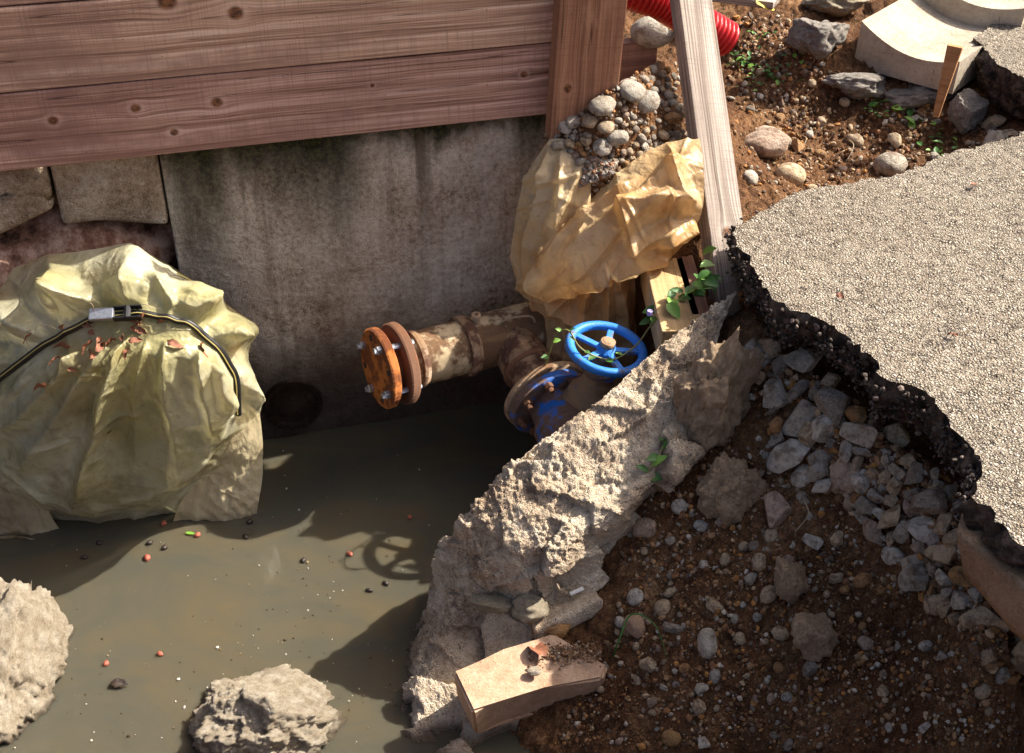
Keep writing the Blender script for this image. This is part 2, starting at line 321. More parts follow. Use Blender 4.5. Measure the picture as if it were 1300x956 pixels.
def mat_asphalt():
    n = NT('worn_pale_asphalt')
    wv = n.n('ShaderNodeVectorMath', operation='ADD'); n.l(n.co, wv.inputs[0]); sv = n.n('ShaderNodeVectorMath', operation='SCALE'); n.l(n.noise(60, 3, .6, col=True), sv.inputs[0]); sv.inputs['Scale'].default_value = .012; n.l(sv.outputs[0], wv.inputs[1]); Wv = wv.outputs[0]
    v = n.vor(165, vec=Wv); ve = n.vor(165, 'DISTANCE_TO_EDGE', vec=Wv); vc = n.vor(165, out='Color', vec=Wv); v2 = n.vor(300, vec=Wv)
    sc = n.n('ShaderNodeSeparateColor'); n.l(vc, sc.inputs[0])
    col = n.ramp(sc.outputs[0], [(0.0, (0.24, 0.185, 0.135)), (0.25, (0.39, 0.325, 0.25)), (0.7, (0.48, 0.41, 0.32)), (1, (0.60, 0.53, 0.44))])
    gap = n.math('SUBTRACT', 1, n.step(ve, 0.02, 0.16)); gn = n.noise(38, 4, 0.7)
    col = n.mix(n.math('MULTIPLY', gap, n.math('MULTIPLY', n.step(gn, 0.46, 0.6), 0.95)), col, (0.05, 0.036, 0.028))
    pit = n.math('MULTIPLY', n.step(n.noise(85, 4, .7, n.map((1, 1.8, 1), (3, 3, 0))), .58, .66), n.step(n.noise(6, 4, .6), .38, .6)); col = n.mix(n.math('MULTIPLY', pit, .9), col, (.045, .034, .028))
    crk = n.math('SUBTRACT', 1, n.step(n.math('ABSOLUTE', n.math('SUBTRACT', n.noise(2.2, 6, .62, None, .5), .5)), .0, .006)); col = n.mix(n.math('MULTIPLY', crk, .6), col, (.07, .05, .04))
    bl = n.noise(3, 5, 0.6); col = n.mix(n.math('MULTIPLY', n.step(bl, 0.45, 0.75), 0.3), col, (0.28, 0.215, 0.155))
    dk = n.noise(11, 5, 0.7, n.map(loc=(2, 2, 2))); col = n.mix(n.math('MULTIPLY', n.step(dk, 0.58, 0.78), 0.4), col, (0.16, 0.12, 0.09))
    h = n.math('SUBTRACT', n.math('SUBTRACT', 1, n.math('MULTIPLY', v, 0.9)), n.math('ADD', n.math('MULTIPLY', gap, 0.5), n.math('ADD', n.math('MULTIPLY', pit, .9), n.math('MULTIPLY', v2, 0.25))))
    return n.fin(col, 0.9, n.bump(h, 0.013, 1.0), 0.2)
MT['asphalt'] = mat_asphalt()
def mat_bitumen():
    n = NT('broken_bitumen'); a = n.noise(30, 6, 0.7); v = n.vor(85); b = n.noise(200, 4, 0.7)
    col = n.ramp(a, [(0.36, (0.014, 0.010, 0.010)), (0.45, (0.06, 0.042, 0.035)), (0.54, (0.17, 0.12, 0.09)), (0.66, (0.38, 0.3, 0.24))])
    col = n.mix(n.math('MULTIPLY', n.step(b, 0.56, 0.72), 0.5), col, (0.26, 0.22, 0.2))
    dst = n.noise(9, 5, .65, n.map(loc=(2, 5, 1))); col = n.mix(n.math('MULTIPLY', n.step(dst, .45, .68), .6), col, (.2, .125, .075))
    return n.fin(col, 0.85, n.bump(n.math('ADD', n.math('MULTIPLY', v, 0.8), b), 0.03, 1.0), 0.2)
MT['bitumen'] = mat_bitumen()
GREY = [(0.0, (0.12, 0.11, 0.105)), (0.2, (0.27, 0.265, 0.26)), (0.4, (0.21, 0.20, 0.19)), (0.55, (0.36, 0.35, 0.33)), (0.7, (0.33, 0.25, 0.16)), (0.82, (0.2, 0.205, 0.215)), (0.92, (0.42, 0.35, 0.25)), (1.0, (0.3, 0.2, 0.11))]
MT['gravel'] = mat_stone('grey_gravel', GREY)
PEB = [(0.0, (0.30, 0.29, 0.28)), (0.2, (0.16, 0.155, 0.155)), (0.4, (0.4, 0.36, 0.30)), (0.55, (0.42, 0.27, 0.14)), (0.65, (0.46, 0.44, 0.41)), (0.8, (0.22, 0.22, 0.235)), (0.9, (0.38, 0.18, 0.07)), (1.0, (0.5, 0.42, 0.31))]
MT['pebble'] = mat_stone('river_pebble', PEB, 0.7, 0.45)
MT['s_grey'] = mat_stone('stone_grey', [(0, (0.60, 0.50, 0.38)), (0.5, (0.50, 0.43, 0.34)), (1, (0.43, 0.39, 0.33))])
MT['s_white'] = mat_stone('stone_white', [(0, (0.76, 0.68, 0.56)), (1, (0.68, 0.61, 0.51))])
MT['s_tan'] = mat_stone('stone_tan', [(0, (0.64, 0.45, 0.26)), (1, (0.58, 0.42, 0.26))])
MT['s_orange'] = mat_stone('stone_orange', [(0, (0.46, 0.19, 0.04)), (1, (0.5, 0.25, 0.06))], 0.2)
MT['s_dark'] = mat_stone('stone_dark', [(0, (0.26, 0.21, 0.165)), (1, (0.30, 0.25, 0.20))])
MT['s_pink'] = mat_stone('stone_pink', [(0, (0.54, 0.36, 0.26)), (1, (0.45, 0.31, 0.22))])
def mat_grains():
    n = NT('fine_gravel'); a = n.n('ShaderNodeVertexColor'); a.layer_name = 'Col'
    return n.fin(n.mix(n.math('MULTIPLY', n.step(n.noise(150, 3), 0.45, 0.7), 0.5), a.outputs[0], (0.08, 0.05, 0.03)), 0.75, n.bump(n.noise(220, 3), 0.003, 0.6), 0.3)
MT['grains'] = mat_grains()
def mat_water():
    n = NT('murky_water'); a = n.noise(2.2, 6, 0.62, n.map((1, 1.6, 1)), 1.6); s = n.vor(170); sn = n.step(n.noise(25, 3), 0.55, 0.62)
    col = n.ramp(a, [(0.3, (0.110, 0.088, 0.052)), (0.5, (0.090, 0.081, 0.057)), (0.7, (0.074, 0.073, 0.058))])
    sp = n.math('MULTIPLY', n.math('SUBTRACT', 1, n.step(s, 0.05, 0.1)), sn)
    col = n.mix(n.math('MULTIPLY', sp, 0.6), col, (0.07, 0.06, 0.04))
    s2 = n.vor(90, vec=n.map(loc=(4.4, 2.2, 0))); sp2 = n.math('MULTIPLY', n.math('SUBTRACT', 1, n.step(s2, 0.02, 0.05)), n.step(n.noise(9, 2, vec=n.map(loc=(8, 8, 0))), 0.55, 0.62))
    col = n.mix(sp2, col, (0.75, 0.75, 0.72))
    return n.fin(col, 0.06, n.bump(n.noise(7, 3, 0.5), 0.002, 0.15), 0.4, IOR=1.33, Subsurface_Weight=1.0, Subsurface_Radius=(1.0, 0.95, 0.75), Subsurface_Scale=0.055)
MT['water'] = mat_water()
def mat_film(name, lite, mid, dirt, trans=0.35, dscale=6.0, dirtamt=0.6, gl=0.3, clear=0.0):
    n = NT(name); a = n.noise(dscale, 5, 0.65); b = n.noise(2.2, 4, 0.6, n.map(loc=(3, 3, 3))); c = n.noise(80, 4, 0.65)
    col = n.mix(n.step(b, 0.38, 0.64), lite, mid); col = n.mix(n.math('MULTIPLY', n.step(a, 0.48, 0.72), dirtamt), col, dirt)
    col = n.mix(n.math('MULTIPLY', n.step(c, 0.56, 0.72), 0.3), col, tuple(q * 0.4 for q in dirt))
    spk = n.vor(70); sm = n.math('MULTIPLY', n.math('SUBTRACT', 1, n.step(spk, 0.04, 0.11)), n.step(n.noise(10, 3), 0.5, 0.6)); col = n.mix(sm, col, (0.05, 0.03, 0.015))
    c1 = n.math('ABSOLUTE', n.math('SUBTRACT', n.noise(8, 2, 0.5, None, 0.6), 0.5)); c2 = n.math('ABSOLUTE', n.math('SUBTRACT', n.noise(24, 3, 0.5, n.map((1, 1, .6)), 0.4), 0.5))
    nr = n.bump(n.math('ADD', n.math('MULTIPLY', c1, -1.0), n.math('ADD', n.math('MULTIPLY', c2, -0.45), n.math('MULTIPLY', c, 0.05))), 0.035, 0.7)
    n.fin(col, gl, nr, 0.45)
    tr = n.n('ShaderNodeBsdfTranslucent'); n.l(col, tr.inputs[0]); n.l(nr, tr.inputs[1]); mx = n.n('ShaderNodeMixShader'); mx.inputs[0].default_value = trans
    n.l(n.b.outputs[0], mx.inputs[1]); n.l(tr.outputs[0], mx.inputs[2]); 
    if clear:
        tp_ = n.n('ShaderNodeBsdfTransparent'); tp_.inputs[0].default_value = (1, .97, .85, 1); m2 = n.n('ShaderNodeMixShader'); n.put(m2.inputs[0], n.math('MULTIPLY', n.step(n.noise(3.5, 4, 0.6, n.map(loc=(6, 1, 2))), .3, .6), clear)); n.l(mx.outputs[0], m2.inputs[1]); n.l(tp_.outputs[0], m2.inputs[2]); mx = m2
    n.l(mx.outputs[0], n.out.inputs[0]); return n.m
MT['film_a'] = mat_film('cream_film', (0.84, 0.80, 0.60), (0.54, 0.49, 0.24), (0.25, 0.17, 0.045), 0.30, 3.6, 0.85, 0.26, 0.48)
MT['film_b'] = mat_film('amber_film', (0.86, 0.67, 0.40), (0.66, 0.37, 0.13), (0.40, 0.18, 0.045), 0.38, 4, 0.75, 0.3, 0.12)
MT['film_d'] = mat_film('brown_olive_film', (0.55, 0.47, 0.30), (0.42, 0.32, 0.17), (0.22, 0.13, 0.05), 0.25, 4, 0.75, 0.35)
MT['film_c'] = mat_film('dull_amber_film', (0.78, 0.50, 0.25), (0.60, 0.34, 0.13), (0.36, 0.17, 0.05), 0.2, 5, 0.6, 0.4)
def mat_paint(name, col, rust, amt, rough=0.4, metal=0.0, rlo=0.5, scale=14.0):
    n = NT(name); a = n.noise(scale, 6, 0.68); b = n.noise(90, 4, 0.6); rm = n.step(a, rlo, rlo + 0.12)
    rc = n.mix(b, tuple(q * 0.35 for q in rust), tuple(min(1, q * 1.3) for q in rust))
    c = n.mix(n.math('MULTIPLY', rm, amt), n.mix(n.math('MULTIPLY', n.step(b, 0.5, 0.75), 0.3), col, tuple(q * 0.4 for q in col)), rc)
    return n.fin(c, n.math('ADD', rough, n.math('MULTIPLY', rm, 0.35)), n.bump(n.math('ADD', a, n.math('MULTIPLY', b, 0.4)), 0.004, 0.6), 0.4, Metallic=metal)
MT['orange'] = mat_paint('orange_rust', (0.40, 0.125, 0.022), (0.15, 0.045, 0.016), 0.9, 0.8, rlo=0.42, scale=20)
MT['rust'] = mat_paint('brown_rust', (0.15, 0.068, 0.035), (0.26, 0.11, 0.05), 0.8, 0.8)
MT['rustlight'] = mat_paint('pale_rust', (0.34, 0.22, 0.13), (0.2, 0.09, 0.04), 0.8, 0.75)
MT['pipe'] = mat_paint('cream_muddy_pipe', (0.56, 0.43, 0.26), (0.16, 0.075, 0.035), 0.92, 0.6, rlo=0.40, scale=11)
MT['muddy'] = mat_paint('mud_coated_pipe', (0.27, 0.165, 0.09), (0.09, 0.032, 0.018), 0.9, 0.5, rlo=0.45, scale=16)
MT['blue'] = mat_paint('blue_paint', (0.03, 0.22, 0.70), (0.20, 0.14, 0.10), 0.85, 0.5, rlo=0.56, scale=24)
MT['blue_dirty'] = mat_paint('dirty_blue_paint', (0.012, 0.12, 0.46), (0.17, 0.095, 0.05), 0.97, 0.45, rlo=0.38, scale=15)
MT['valve_mud'] = mat_paint('muddy_valve', (0.25, 0.155, 0.085), (0.015, 0.13, 0.5), 0.9, 0.7, rlo=0.6, scale=17)
MT['zinc'] = mat_plain('zinc_steel', (0.55, 0.57, 0.60), 0.35, 0.8, 0.4, 120)
MT['black'] = mat_plain('black_rubber', (0.012, 0.011, 0.012), 0.5, 0, 0.3)
MT['red'] = mat_plain('red_plastic', (0.55, 0.018, 0.022), 0.35, 0, 0.35, 25)
MT['strapyellow'] = mat_plain('yellow_strap', (0.45, 0.37, 0.12), 0.6)
MT['leaf'] = mat_plain('green_leaf', (0.055, 0.16, 0.022), 0.45, 0, 0.45, 50)
MT['leaf_light'] = mat_plain('light_green_leaf', (0.17, 0.34, 0.04), 0.45, 0, 0.35, 50)
MT['stem'] = mat_plain('vine_stem', (0.24, 0.22, 0.07), 0.6)
MT['deadleaf'] = mat_plain('dead_leaf', (0.27, 0.10, 0.05), 0.7, 0, 0.6, 40)
MT['berry'] = mat_plain('floating_berry', (0.38, 0.10, 0.055), 0.45, 0, 0.5, 90)
MT['darkberry'] = mat_plain('sodden_berry', (0.03, 0.018, 0.012), 0.4)
MT['petal'] = mat_plain('lilac_petal', (0.45, 0.35, 0.75), 0.6, 0, 0.1)
MT['yellow'] = mat_plain('yellow_leaf', (0.65, 0.42, 0.03), 0.6, 0, 0.25)
MT['root'] = mat_plain('pale_root', (0.38, 0.29, 0.19), 0.8)
MT['white'] = mat_plain('white_paper', (0.7, 0.68, 0.66), 0.7, 0, 0.2)

# ------------------------------------------------------------------ soil height field
ctrl = [Z(*p) for p in [
    (965, 405, .64), (1040, 470, .65), (1120, 540, .65), (1190, 600, .64), (1235, 690, .62), (1300, 790, .60),
    (925, 450, .58), (925, 520, .49), (1000, 600, .465), (1090, 700, .435), (1190, 800, .415), (1290, 870, .42),
    (870, 640, .37), (850, 700, .29), (800, 760, .20), (900, 760, .28), (1000, 800, .31), (1100, 870, .33),
    (800, 860, .12), (900, 900, .16), (700, 900, .05), (1000, 950, .19), (1290, 950, .30), (620, 940, -.02), (880, 560, .44),
    (940, 270, .62), (960, 200, .58), (1000, 150, .54), (1050, 200, .50), (1130, 190, .5), (1180, 190, .52), (1250, 150, .58), (1300, 130, .62),
    (950, 100, .6), (900, 20, .7), (1000, 30, .68), (1040, 50, .74), (1100, 120, .60), (950, 0, .75), (1150, 110, .62), (1180, 40, .66), (1290, 60, .64),
    (880, 350, .56), (900, 330, .58)]]
ctrl += [Y(*p) for p in [(720, 172, 3.2), (760, 190, 3.15), (800, 130, 3.42), (850, 180, 3.3), (860, 100, 3.75), (820, 220, 3.15), (870, 270, 3.05)]]
ctrl += [np.array(p) for p in [(2.4, 1.2, .45), (2.4, 3.0, .6), (2.4, 4.6, .72), (1.6, 2.4, .65), (1.1, 1.9, .65), (0, 5.5, .85), (1, 6, .85), (2.4, 6, .85), (-.6, 4.5, .9), (-2.5, 4.0, .9), (-2.5, 5.5, .95), (.3, 1.1, .12), (1.2, 1.0, .3), (-.2, 3.6, .9)]]
ctrl = np.array(ctrl)
def tps(A, B):
    d = np.linalg.norm(A[:, None, :2] - B[None, :, :2], axis=2); return np.where(d > 1e-9, d * d * np.log(d + 1e-12), 0)
K = tps(ctrl, ctrl) + np.eye(len(ctrl)) * 0.004
Pm = np.c_[np.ones(len(ctrl)), ctrl[:, :2]]
A = np.block([[K, Pm], [Pm.T, np.zeros((3, 3))]]); sol = np.linalg.solve(A, np.r_[ctrl[:, 2], 0, 0, 0])
def soil_base(XY):
    return tps(XY, ctrl) @ sol[:-3] + np.c_[np.ones(len(XY)), XY] @ sol[-3:]
PIT = [(.36, 3.2), (.40, 2.85), (.34, 2.55), (.16, 2.33), (.02, 2.24), (-.10, 2.12), (-.16, 1.95), (-.12, 1.55), (-2.9, 1.55), (-2.9, 2.5), (-2.0, 2.66), (0.05, 3.2)]
def poly_sd(XY, poly):
    poly = np.array(poly); n = len(poly); d = np.full(len(XY), 1e9); inside = np.zeros(len(XY), bool)
    for i in range(n):
        a, b = poly[i], poly[(i + 1) % n]; ab = b - a; t = np.clip(((XY - a) @ ab) / (ab @ ab), 0, 1)
        d = np.minimum(d, np.linalg.norm(XY - a - t[:, None] * ab, axis=1))
        c = ((a[1] > XY[:, 1]) != (b[1] > XY[:, 1])); xi = (b[0] - a[0]) * (XY[:, 1] - a[1]) / (b[1] - a[1] + 1e-12) + a[0]
        inside ^= c & (XY[:, 0] < xi)
    return np.where(inside, -d, d)
GX = np.r_[np.arange(-3.0, -.05, .04), np.arange(-.05, 1.5, .0065), np.arange(1.5, 2.6, .025)]; GY = np.r_[np.arange(1.0, 1.55, .03), np.arange(1.55, 2.6, .006), np.arange(2.6, 4.7, .011), np.arange(4.7, 6.25, .05)]
gx, gy = np.meshgrid(GX, GY); XY = np.c_[gx.ravel(), gy.ravel()]
hz = soil_base(XY)
hz = np.where(XY[:, 1] < 1.75, np.where(XY[:, 0] < 0.0, 0.25 * np.clip((1.62 - XY[:, 1]) / 0.4, -1, 1), hz), hz)
p3 = np.c_[XY, np.zeros(len(XY))]
hz = hz + 0.030 * fbm(p3, 7, 4, 3) + 0.020 * fbm(p3, 24, 4, 5, .6) + 0.014 * np.abs(fbm(p3, 62, 3, 9, .6)) + .006 * fbm(p3, 140, 1, 13)
EDGE = [(1420, 130), (1300, 171), (1240, 190), (1200, 196), (1130, 225), (1060, 236), (1000, 250), (955, 274), (932, 292), (935, 312), (950, 330), (985, 385), (1030, 405), (1085, 440), (1125, 480), (1175, 500), (1210, 545), (1247, 598), (1240, 640)]
ROADZ = lambda py: .765 + .065 * min(1.3, max(-.4, (py - 290) / 350))
ROAD = [tuple(Z(px, py, ROADZ(py))[:2]) for px, py in EDGE + [(1300, 688), (1420, 790), (1560, 900)]] + [(2.6, .7), (2.6, 3.0)]
sdr = poly_sd(XY, ROAD); hz = np.where(sdr < .03, np.minimum(hz, .655 - .10 * np.clip(-sdr / .15, 0, 1)), hz)
sdp = poly_sd(XY, PIT); k = np.clip((sdp + 0.07) / 0.09, 0, 1); k = k * k * (3 - 2 * k)
hz = np.where(sdp < 0.02, np.minimum(hz, -0.35 + (hz + 0.35) * k), hz)
HG = hz.reshape(len(GY), len(GX))
def soil_zv(x, y):
    x = np.clip(x, GX[0], GX[-1] - 1e-6); y = np.clip(y, GY[0], GY[-1] - 1e-6)
    i = np.clip(np.searchsorted(GX, x, 'right') - 1, 0, len(GX) - 2); j = np.clip(np.searchsorted(GY, y, 'right') - 1, 0, len(GY) - 2)
    f = (x - GX[i]) / (GX[i + 1] - GX[i]); g = (y - GY[j]) / (GY[j + 1] - GY[j])
    return HG[j, i] * (1 - f) * (1 - g) + HG[j, i + 1] * f * (1 - g) + HG[j + 1, i] * (1 - f) * g + HG[j + 1, i + 1] * f * g
def soil_z(x, y): return float(soil_zv(np.array([x]), np.array([y]))[0])
def soil_n(x, y, e=0.03):
    n = Vector((soil_z(x - e, y) - soil_z(x + e, y), soil_z(x, y - e) - soil_z(x, y + e), 2 * e)); return n.normalized()
TT = np.arange(1.2, 6.8, .011)
def hits(pxs, pys):
    pxs = np.asarray(pxs, float); pys = np.asarray(pys, float); out = []
    for k in range(0, len(pxs), 400):
        u = (pxs[k:k + 400] - 650) / FPX; v = (478 - pys[k:k + 400]) / FPX
        d = FW[None] + RT[None] * u[:, None] + UP[None] * v[:, None]; d /= np.linalg.norm(d, axis=1, keepdims=True)
        P_ = C0 + d[:, None, :] * TT[None, :, None]; below = P_[..., 2] < soil_zv(P_[..., 0].ravel(), P_[..., 1].ravel()).reshape(P_.shape[:2])
        i = np.argmax(below, 1); i = np.where(below.any(1), i, 250); out.append(P_[np.arange(len(i)), i] - d * .0055)
    return np.concatenate(out)
def hit(px, py): return hits([px], [py])[0]
tag(link('soil_ground', mesh('soil_ground', np.c_[XY, hz], grid_faces(len(GY), len(GX))), MT['soil'], smooth=True), kind='structure')
# land beyond the works
bmg = bmesh.new()
for q in ([(-60, 6.1, .84), (60, 6.1, .84), (60, 90, .9), (-60, 90, .9)], [(2.55, -20, .6), (60, -20, .6), (60, 6.1, .8), (2.55, 6.1, .8)], [(-60, -20, .3), (-2.95, -20, .3), (-2.95, 6.1, .84), (-60, 6.1, .84)], [(-2.95, -20, .24), (2.55, -20, .24), (2.55, 1.02, .24), (-2.95, 1.02, .24)]):
    bmg.faces.new([bmg.verts.new(v) for v in q])
tag(bm_obj('outer_ground', bmg, MT['soil']), kind='structure')

# water
bm = bmesh.new(); r_ = bmesh.ops.create_cube(bm, size=1, matrix=Matrix.Translation((-1.3, 2.3, -0.15)) @ Matrix.Diagonal((3.9, 1.9, 0.3, 1)))
tag(bm_obj('pit_water', bm, MT['water']), kind='structure')

# ------------------------------------------------------------------ retaining wall: concrete below, planks above
WD = np.array([0.9655, 0.2605, 0]); WN = np.array([0.2605, -0.9655, 0]); W0 = np.array([0, 3.131, 0])
WROT = math.atan2(WD[1], WD[0])
def wall_sz(px, py, off=0.0):
    d = rdir(px, py); o = W0 + WN * off; t = ((o - C0) @ WN) / (d @ WN); p = C0 + d * t - o; return p @ WD, p[2]
def wall_pt(s, z, off=0.0): return W0 + WD * s + WN * off + np.array([0, 0, z])
wall = empty('concrete_wall', W0); wall.rotation_euler.z = WROT
tag(wall, 'stained grey-brown concrete retaining wall standing in the water below the planks', 'wall')
s_l, _ = wall_sz(213, 260); s_r = 0.10
nz, ns = 150, 200
ss = np.linspace(s_l, s_r, ns); zz = np.linspace(-0.32, 0.94, nz); sg, zg = np.meshgrid(ss, zz)
G = np.stack([sg, np.zeros_like(sg), zg], -1); dsp = 0.006 * fbm(G, 5, 4, 21) + 0.004 * fbm(G, 30, 4, 23)
G[..., 1] = -dsp
edge = [(G[0, :] + [0, .2, 0])]
Gf = np.concatenate([G, (G[-1:, :] + [0, 0.2, 0])], 0)
Gl = np.concatenate([Gf[:, :1] + [0, 0.15, 0], Gf, Gf[:, -1:] + [0, 0.2, 0]], 1)
grid_obj('wall_face', Gl, MT['wall'], wall)
# round plug cast into the wall near the waterline
sp_, zp_ = wall_sz(372, 512)
me_ = lathe('round_plug', [(0.0, 0.006), (0.062, 0.007), (0.07, 0.016), (0.082, 0.016), (0.088, -0.01)], mat_concrete('wet_plug', (0.03, 0.018, 0.012), (0.07, 0.045, 0.03), (0.16, 0.13, 0.11), 0.4, 0.003), wall, 40, (sp_, 0, zp_), (0, -1, 0))
# stone blocks left of the wall face
def rough_block(name, c0, c1, depth, mat, parent, seed, rnd=0.02, cut=None):
    bm = bmesh.new(); L = c1[0] - c0[0]; H = c1[1] - c0[1]
    box_bm(bm, L, depth, H, Matrix.Translation(((c0[0] + c1[0]) / 2, depth / 2, (c0[1] + c1[1]) / 2)), rnd, 3)
    for _ in range(3): bmesh.ops.subdivide_edges(bm, edges=[e for e in bm.edges if e.calc_length() > 0.02], cuts=1, use_grid_fill=True)
    V = np.array([v.co[:] for v in bm.verts]); d = 0.016 * fbm(V, 9, 4, seed) + 0.006 * fbm(V, 40, 3, seed + 1)
    for v, q in zip(bm.verts, d):
        v.co.y -= q
        if cut: v.co.z += cut(v.co.x, v.co.z) + q * 0.6
    return bm_obj(name, bm, mat, parent, True)
a0 = wall_sz(76, 285); a1 = wall_sz(212, 215)
zt = 0.945; 
b0s, b0z = wall_sz(78, 281); b1s, _ = wall_sz(211, 250)
rough_block('stone_block', (b0s, b0z - .015), (b1s - .004, zt), 0.2, MT['block'], wall, 31, cut=lambda x, z: -0.055 * max(0, (x - b0s) / (b1s - b0s) - 0.35) * (1 if z < b0z + .1 else 0))
c0s, c0z = wall_sz(-40, 325); c1s, _ = wall_sz(69, 260)
rough_block('stone_block', (c0s - .5, c0z), (c1s, zt), 0.2, MT['block'], wall, 37, cut=lambda x, z: 0.10 * max(0, (x - c1s + .25) / .25) * (1 if z < c0z + .12 else 0))
# red earth and old mortar bulging out under the blocks
ss = np.linspace(-2.0, s_l + 0.02, 110); zz = np.linspace(-0.3, 0.93, 90); sg, zg = np.meshgrid(ss, zz)
G = np.stack([sg, np.zeros_like(sg), zg], -1)
G[..., 1] = 0.10 - 0.19 * np.clip((0.80 - zg) / 0.16, 0, 1) * np.clip((s_l + 0.05 - sg) / 0.22, 0, 1) - 0.035 * fbm(G, 7, 5, 41) - 0.01 * fbm(G, 40, 3, 43)
n = NT('red_earth'); f = n.noise(14, 6, 0.7); MT['earth'] = n.fin(n.ramp(f, [(0.36, (0.035, 0.017, 0.011)), (0.48, (0.2, 0.10, 0.065)), (0.62, (0.42, 0.28, 0.21))]), 0.95, n.bump(n.noise(70, 5, 0.7), 0.012, 1.0), 0.15)
grid_obj('earth_core', G, MT['earth'], wall)

pw = empty('plank_wall', W0); pw.rotation_euler.z = WROT
tag(pw, 'retaining wall of wide brown pine planks laid edge to edge above the concrete', 'plank wall')
KN = [[(-1.13, 0.02, .012), (-.94, .03, .012), (-.75, .025, .014), (-.86, -.04, .010), (.02, .02, .009), (-.37, .03, .006)],
      [(-.83, .085, .022), (-.68, .045, .018), (-.40, .07, .012), (-1.28, .03, .011), (-.02, .07, .010), (.1, -.05, .008)],
      [(-1.1, 0, .012), (-.3, -.04, .014), (.0, .05, .01)], [(-.6, .0, .014)]]
pz = [0.925, 1.118, 1.312, 1.505]; 
for i in range(3):
    z0, z1 = pz[i], pz[i + 1]; h = z1 - z0 - 0.004
    bm = bmesh.new(); xr = 0.235 - 0.02 * (i == 1); box_bm(bm, xr + 2.6, 0.045, h, Matrix.Translation(((xr - 2.6) / 2, 0, 0)), 0.004, 2)
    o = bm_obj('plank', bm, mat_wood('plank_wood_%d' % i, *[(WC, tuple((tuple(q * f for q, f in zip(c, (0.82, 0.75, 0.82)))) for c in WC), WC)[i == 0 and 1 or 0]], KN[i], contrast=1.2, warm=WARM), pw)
    o.location = (0, -0.02 - 0.004 * (i % 2) + 0.008 * (i == 2), (z0 + z1) / 2); o.rotation_euler = (0, R(0.0), 0)
# plank end stub right of the post
st = bm = bmesh.new(); box_bm(bm, 0.10, 0.045, 0.15, Matrix(), 0.004); 
o = bm_obj('plank_stub', bm, MT['dull_board'], pw); p = Y(806, 84, 3.36); rel = p - W0; o.location = (rel @ WD + 0.005, -(rel @ WN), p[2])
# post
bl, br, tl, tr = Y(690, 176, 3.10), Y(784, 130, 3.125), Y(706, -20, 3.10), Y(797, -20, 3.125)
ax = ((tl + tr) / 2 - (bl + br) / 2); mid = (bl + br) / 2; L = 0.9
zx = Vector(ax).normalized(); xx = Vector(WD); xx = (xx - zx * xx.dot(zx)).normalized(); yy = zx.cross(xx)
wdt = float(np.linalg.norm(tr - tl)) * 0.985
bm = bmesh.new(); box_bm(bm, L, 0.05, wdt, Matrix.Translation((L / 2 - 0.08, 0, 0)), 0.004)
post = bm_obj('wooden_post', bm, MT['post']); M = Matrix((zx, yy, -xx)).transposed().to_4x4(); M.translation = Vector(mid); post.matrix_world = M
tag(post, 'broad reddish-brown upright post standing against the right end of the plank wall', 'post')
# leaning prop
pb, pt = Z(929, 385, 0.55), Y(877, 0, 3.42)
ax = Vector(pt - pb); Lp = ax.length; zx = ax.normalized()
vd = Vector(C0 - (pb + pt) / 2); yy = (vd - zx * vd.dot(zx)).normalized(); xx = zx.cross(yy)
rot = Matrix.Rotation(R(33), 3, zx); yy = rot @ yy; xx = rot @ xx
bm = bmesh.new(); box_bm(bm, Lp * 2.1, 0.05, 0.104, Matrix.Translation((Lp * 1.05 - .85, 0, 0)), 0.003)
prop = bm_obj('timber_prop', bm, MT['prop']); M = Matrix((zx, yy, zx.cross(yy))).transposed().to_4x4(); M.translation = Vector(pb) + zx * .8; prop.matrix_world = M
tag(prop, 'weathered grey timber leaning prop between the plastic sheet and the asphalt', 'timber')

# ------------------------------------------------------------------ broken concrete mass at the pit edge
SEC = [
 [(935, 372, .68), (918, 410, .64), (900, 468, .57), (892, 500, .47), (886, 525, .38)],
 [(840, 440, .615), (848, 505, .55), (855, 585, .45), (852, 606, .37), (848, 628, .28)],
 [(750, 520, .53), (768, 585, .46), (790, 648, .385), (796, 672, .30), (797, 697, .20)],
 [(650, 592, .445), (680, 652, .385), (705, 703, .325), (742, 733, .235), (778, 752, .16)],
 [(590, 662, .34), (612, 695, .305), (632, 724, .270), (690, 775, .18), (742, 805, .10)],
 [(554, 703, .20), (564, 728, .185), (580, 755, .165), (622, 815, .11), (690, 880, .05)],
 [(547, 745, .03), (547, 778, .06), (550, 812, .075), (566, 875, .05), (620, 935, .0)],
 [(512, 850, -.03), (514, 880, .0), (520, 910, .01), (535, 950, .0), (580, 1000, -.05)],
 [(480, 930, -.1), (490, 950, -.1), (500, 970, -.1), (520, 1000, -.1), (560, 1040, -.12)]]
CP = []
for s in SEC:
    w_ = [Z(*p) for p in s]; c = w_[0]; w_[2] = w_[2] + np.array([0, -.004, .012])
    CP.append([c + np.array([.08, .10, -.75]) , c + np.array([.05, .06, -.25]), c + np.array([.012, .018, -.04])] + w_ + [w_[-1] + np.array([-.0, .03, -.22])])
G = bicubic(CP, 420, 260)
N = normals(G)
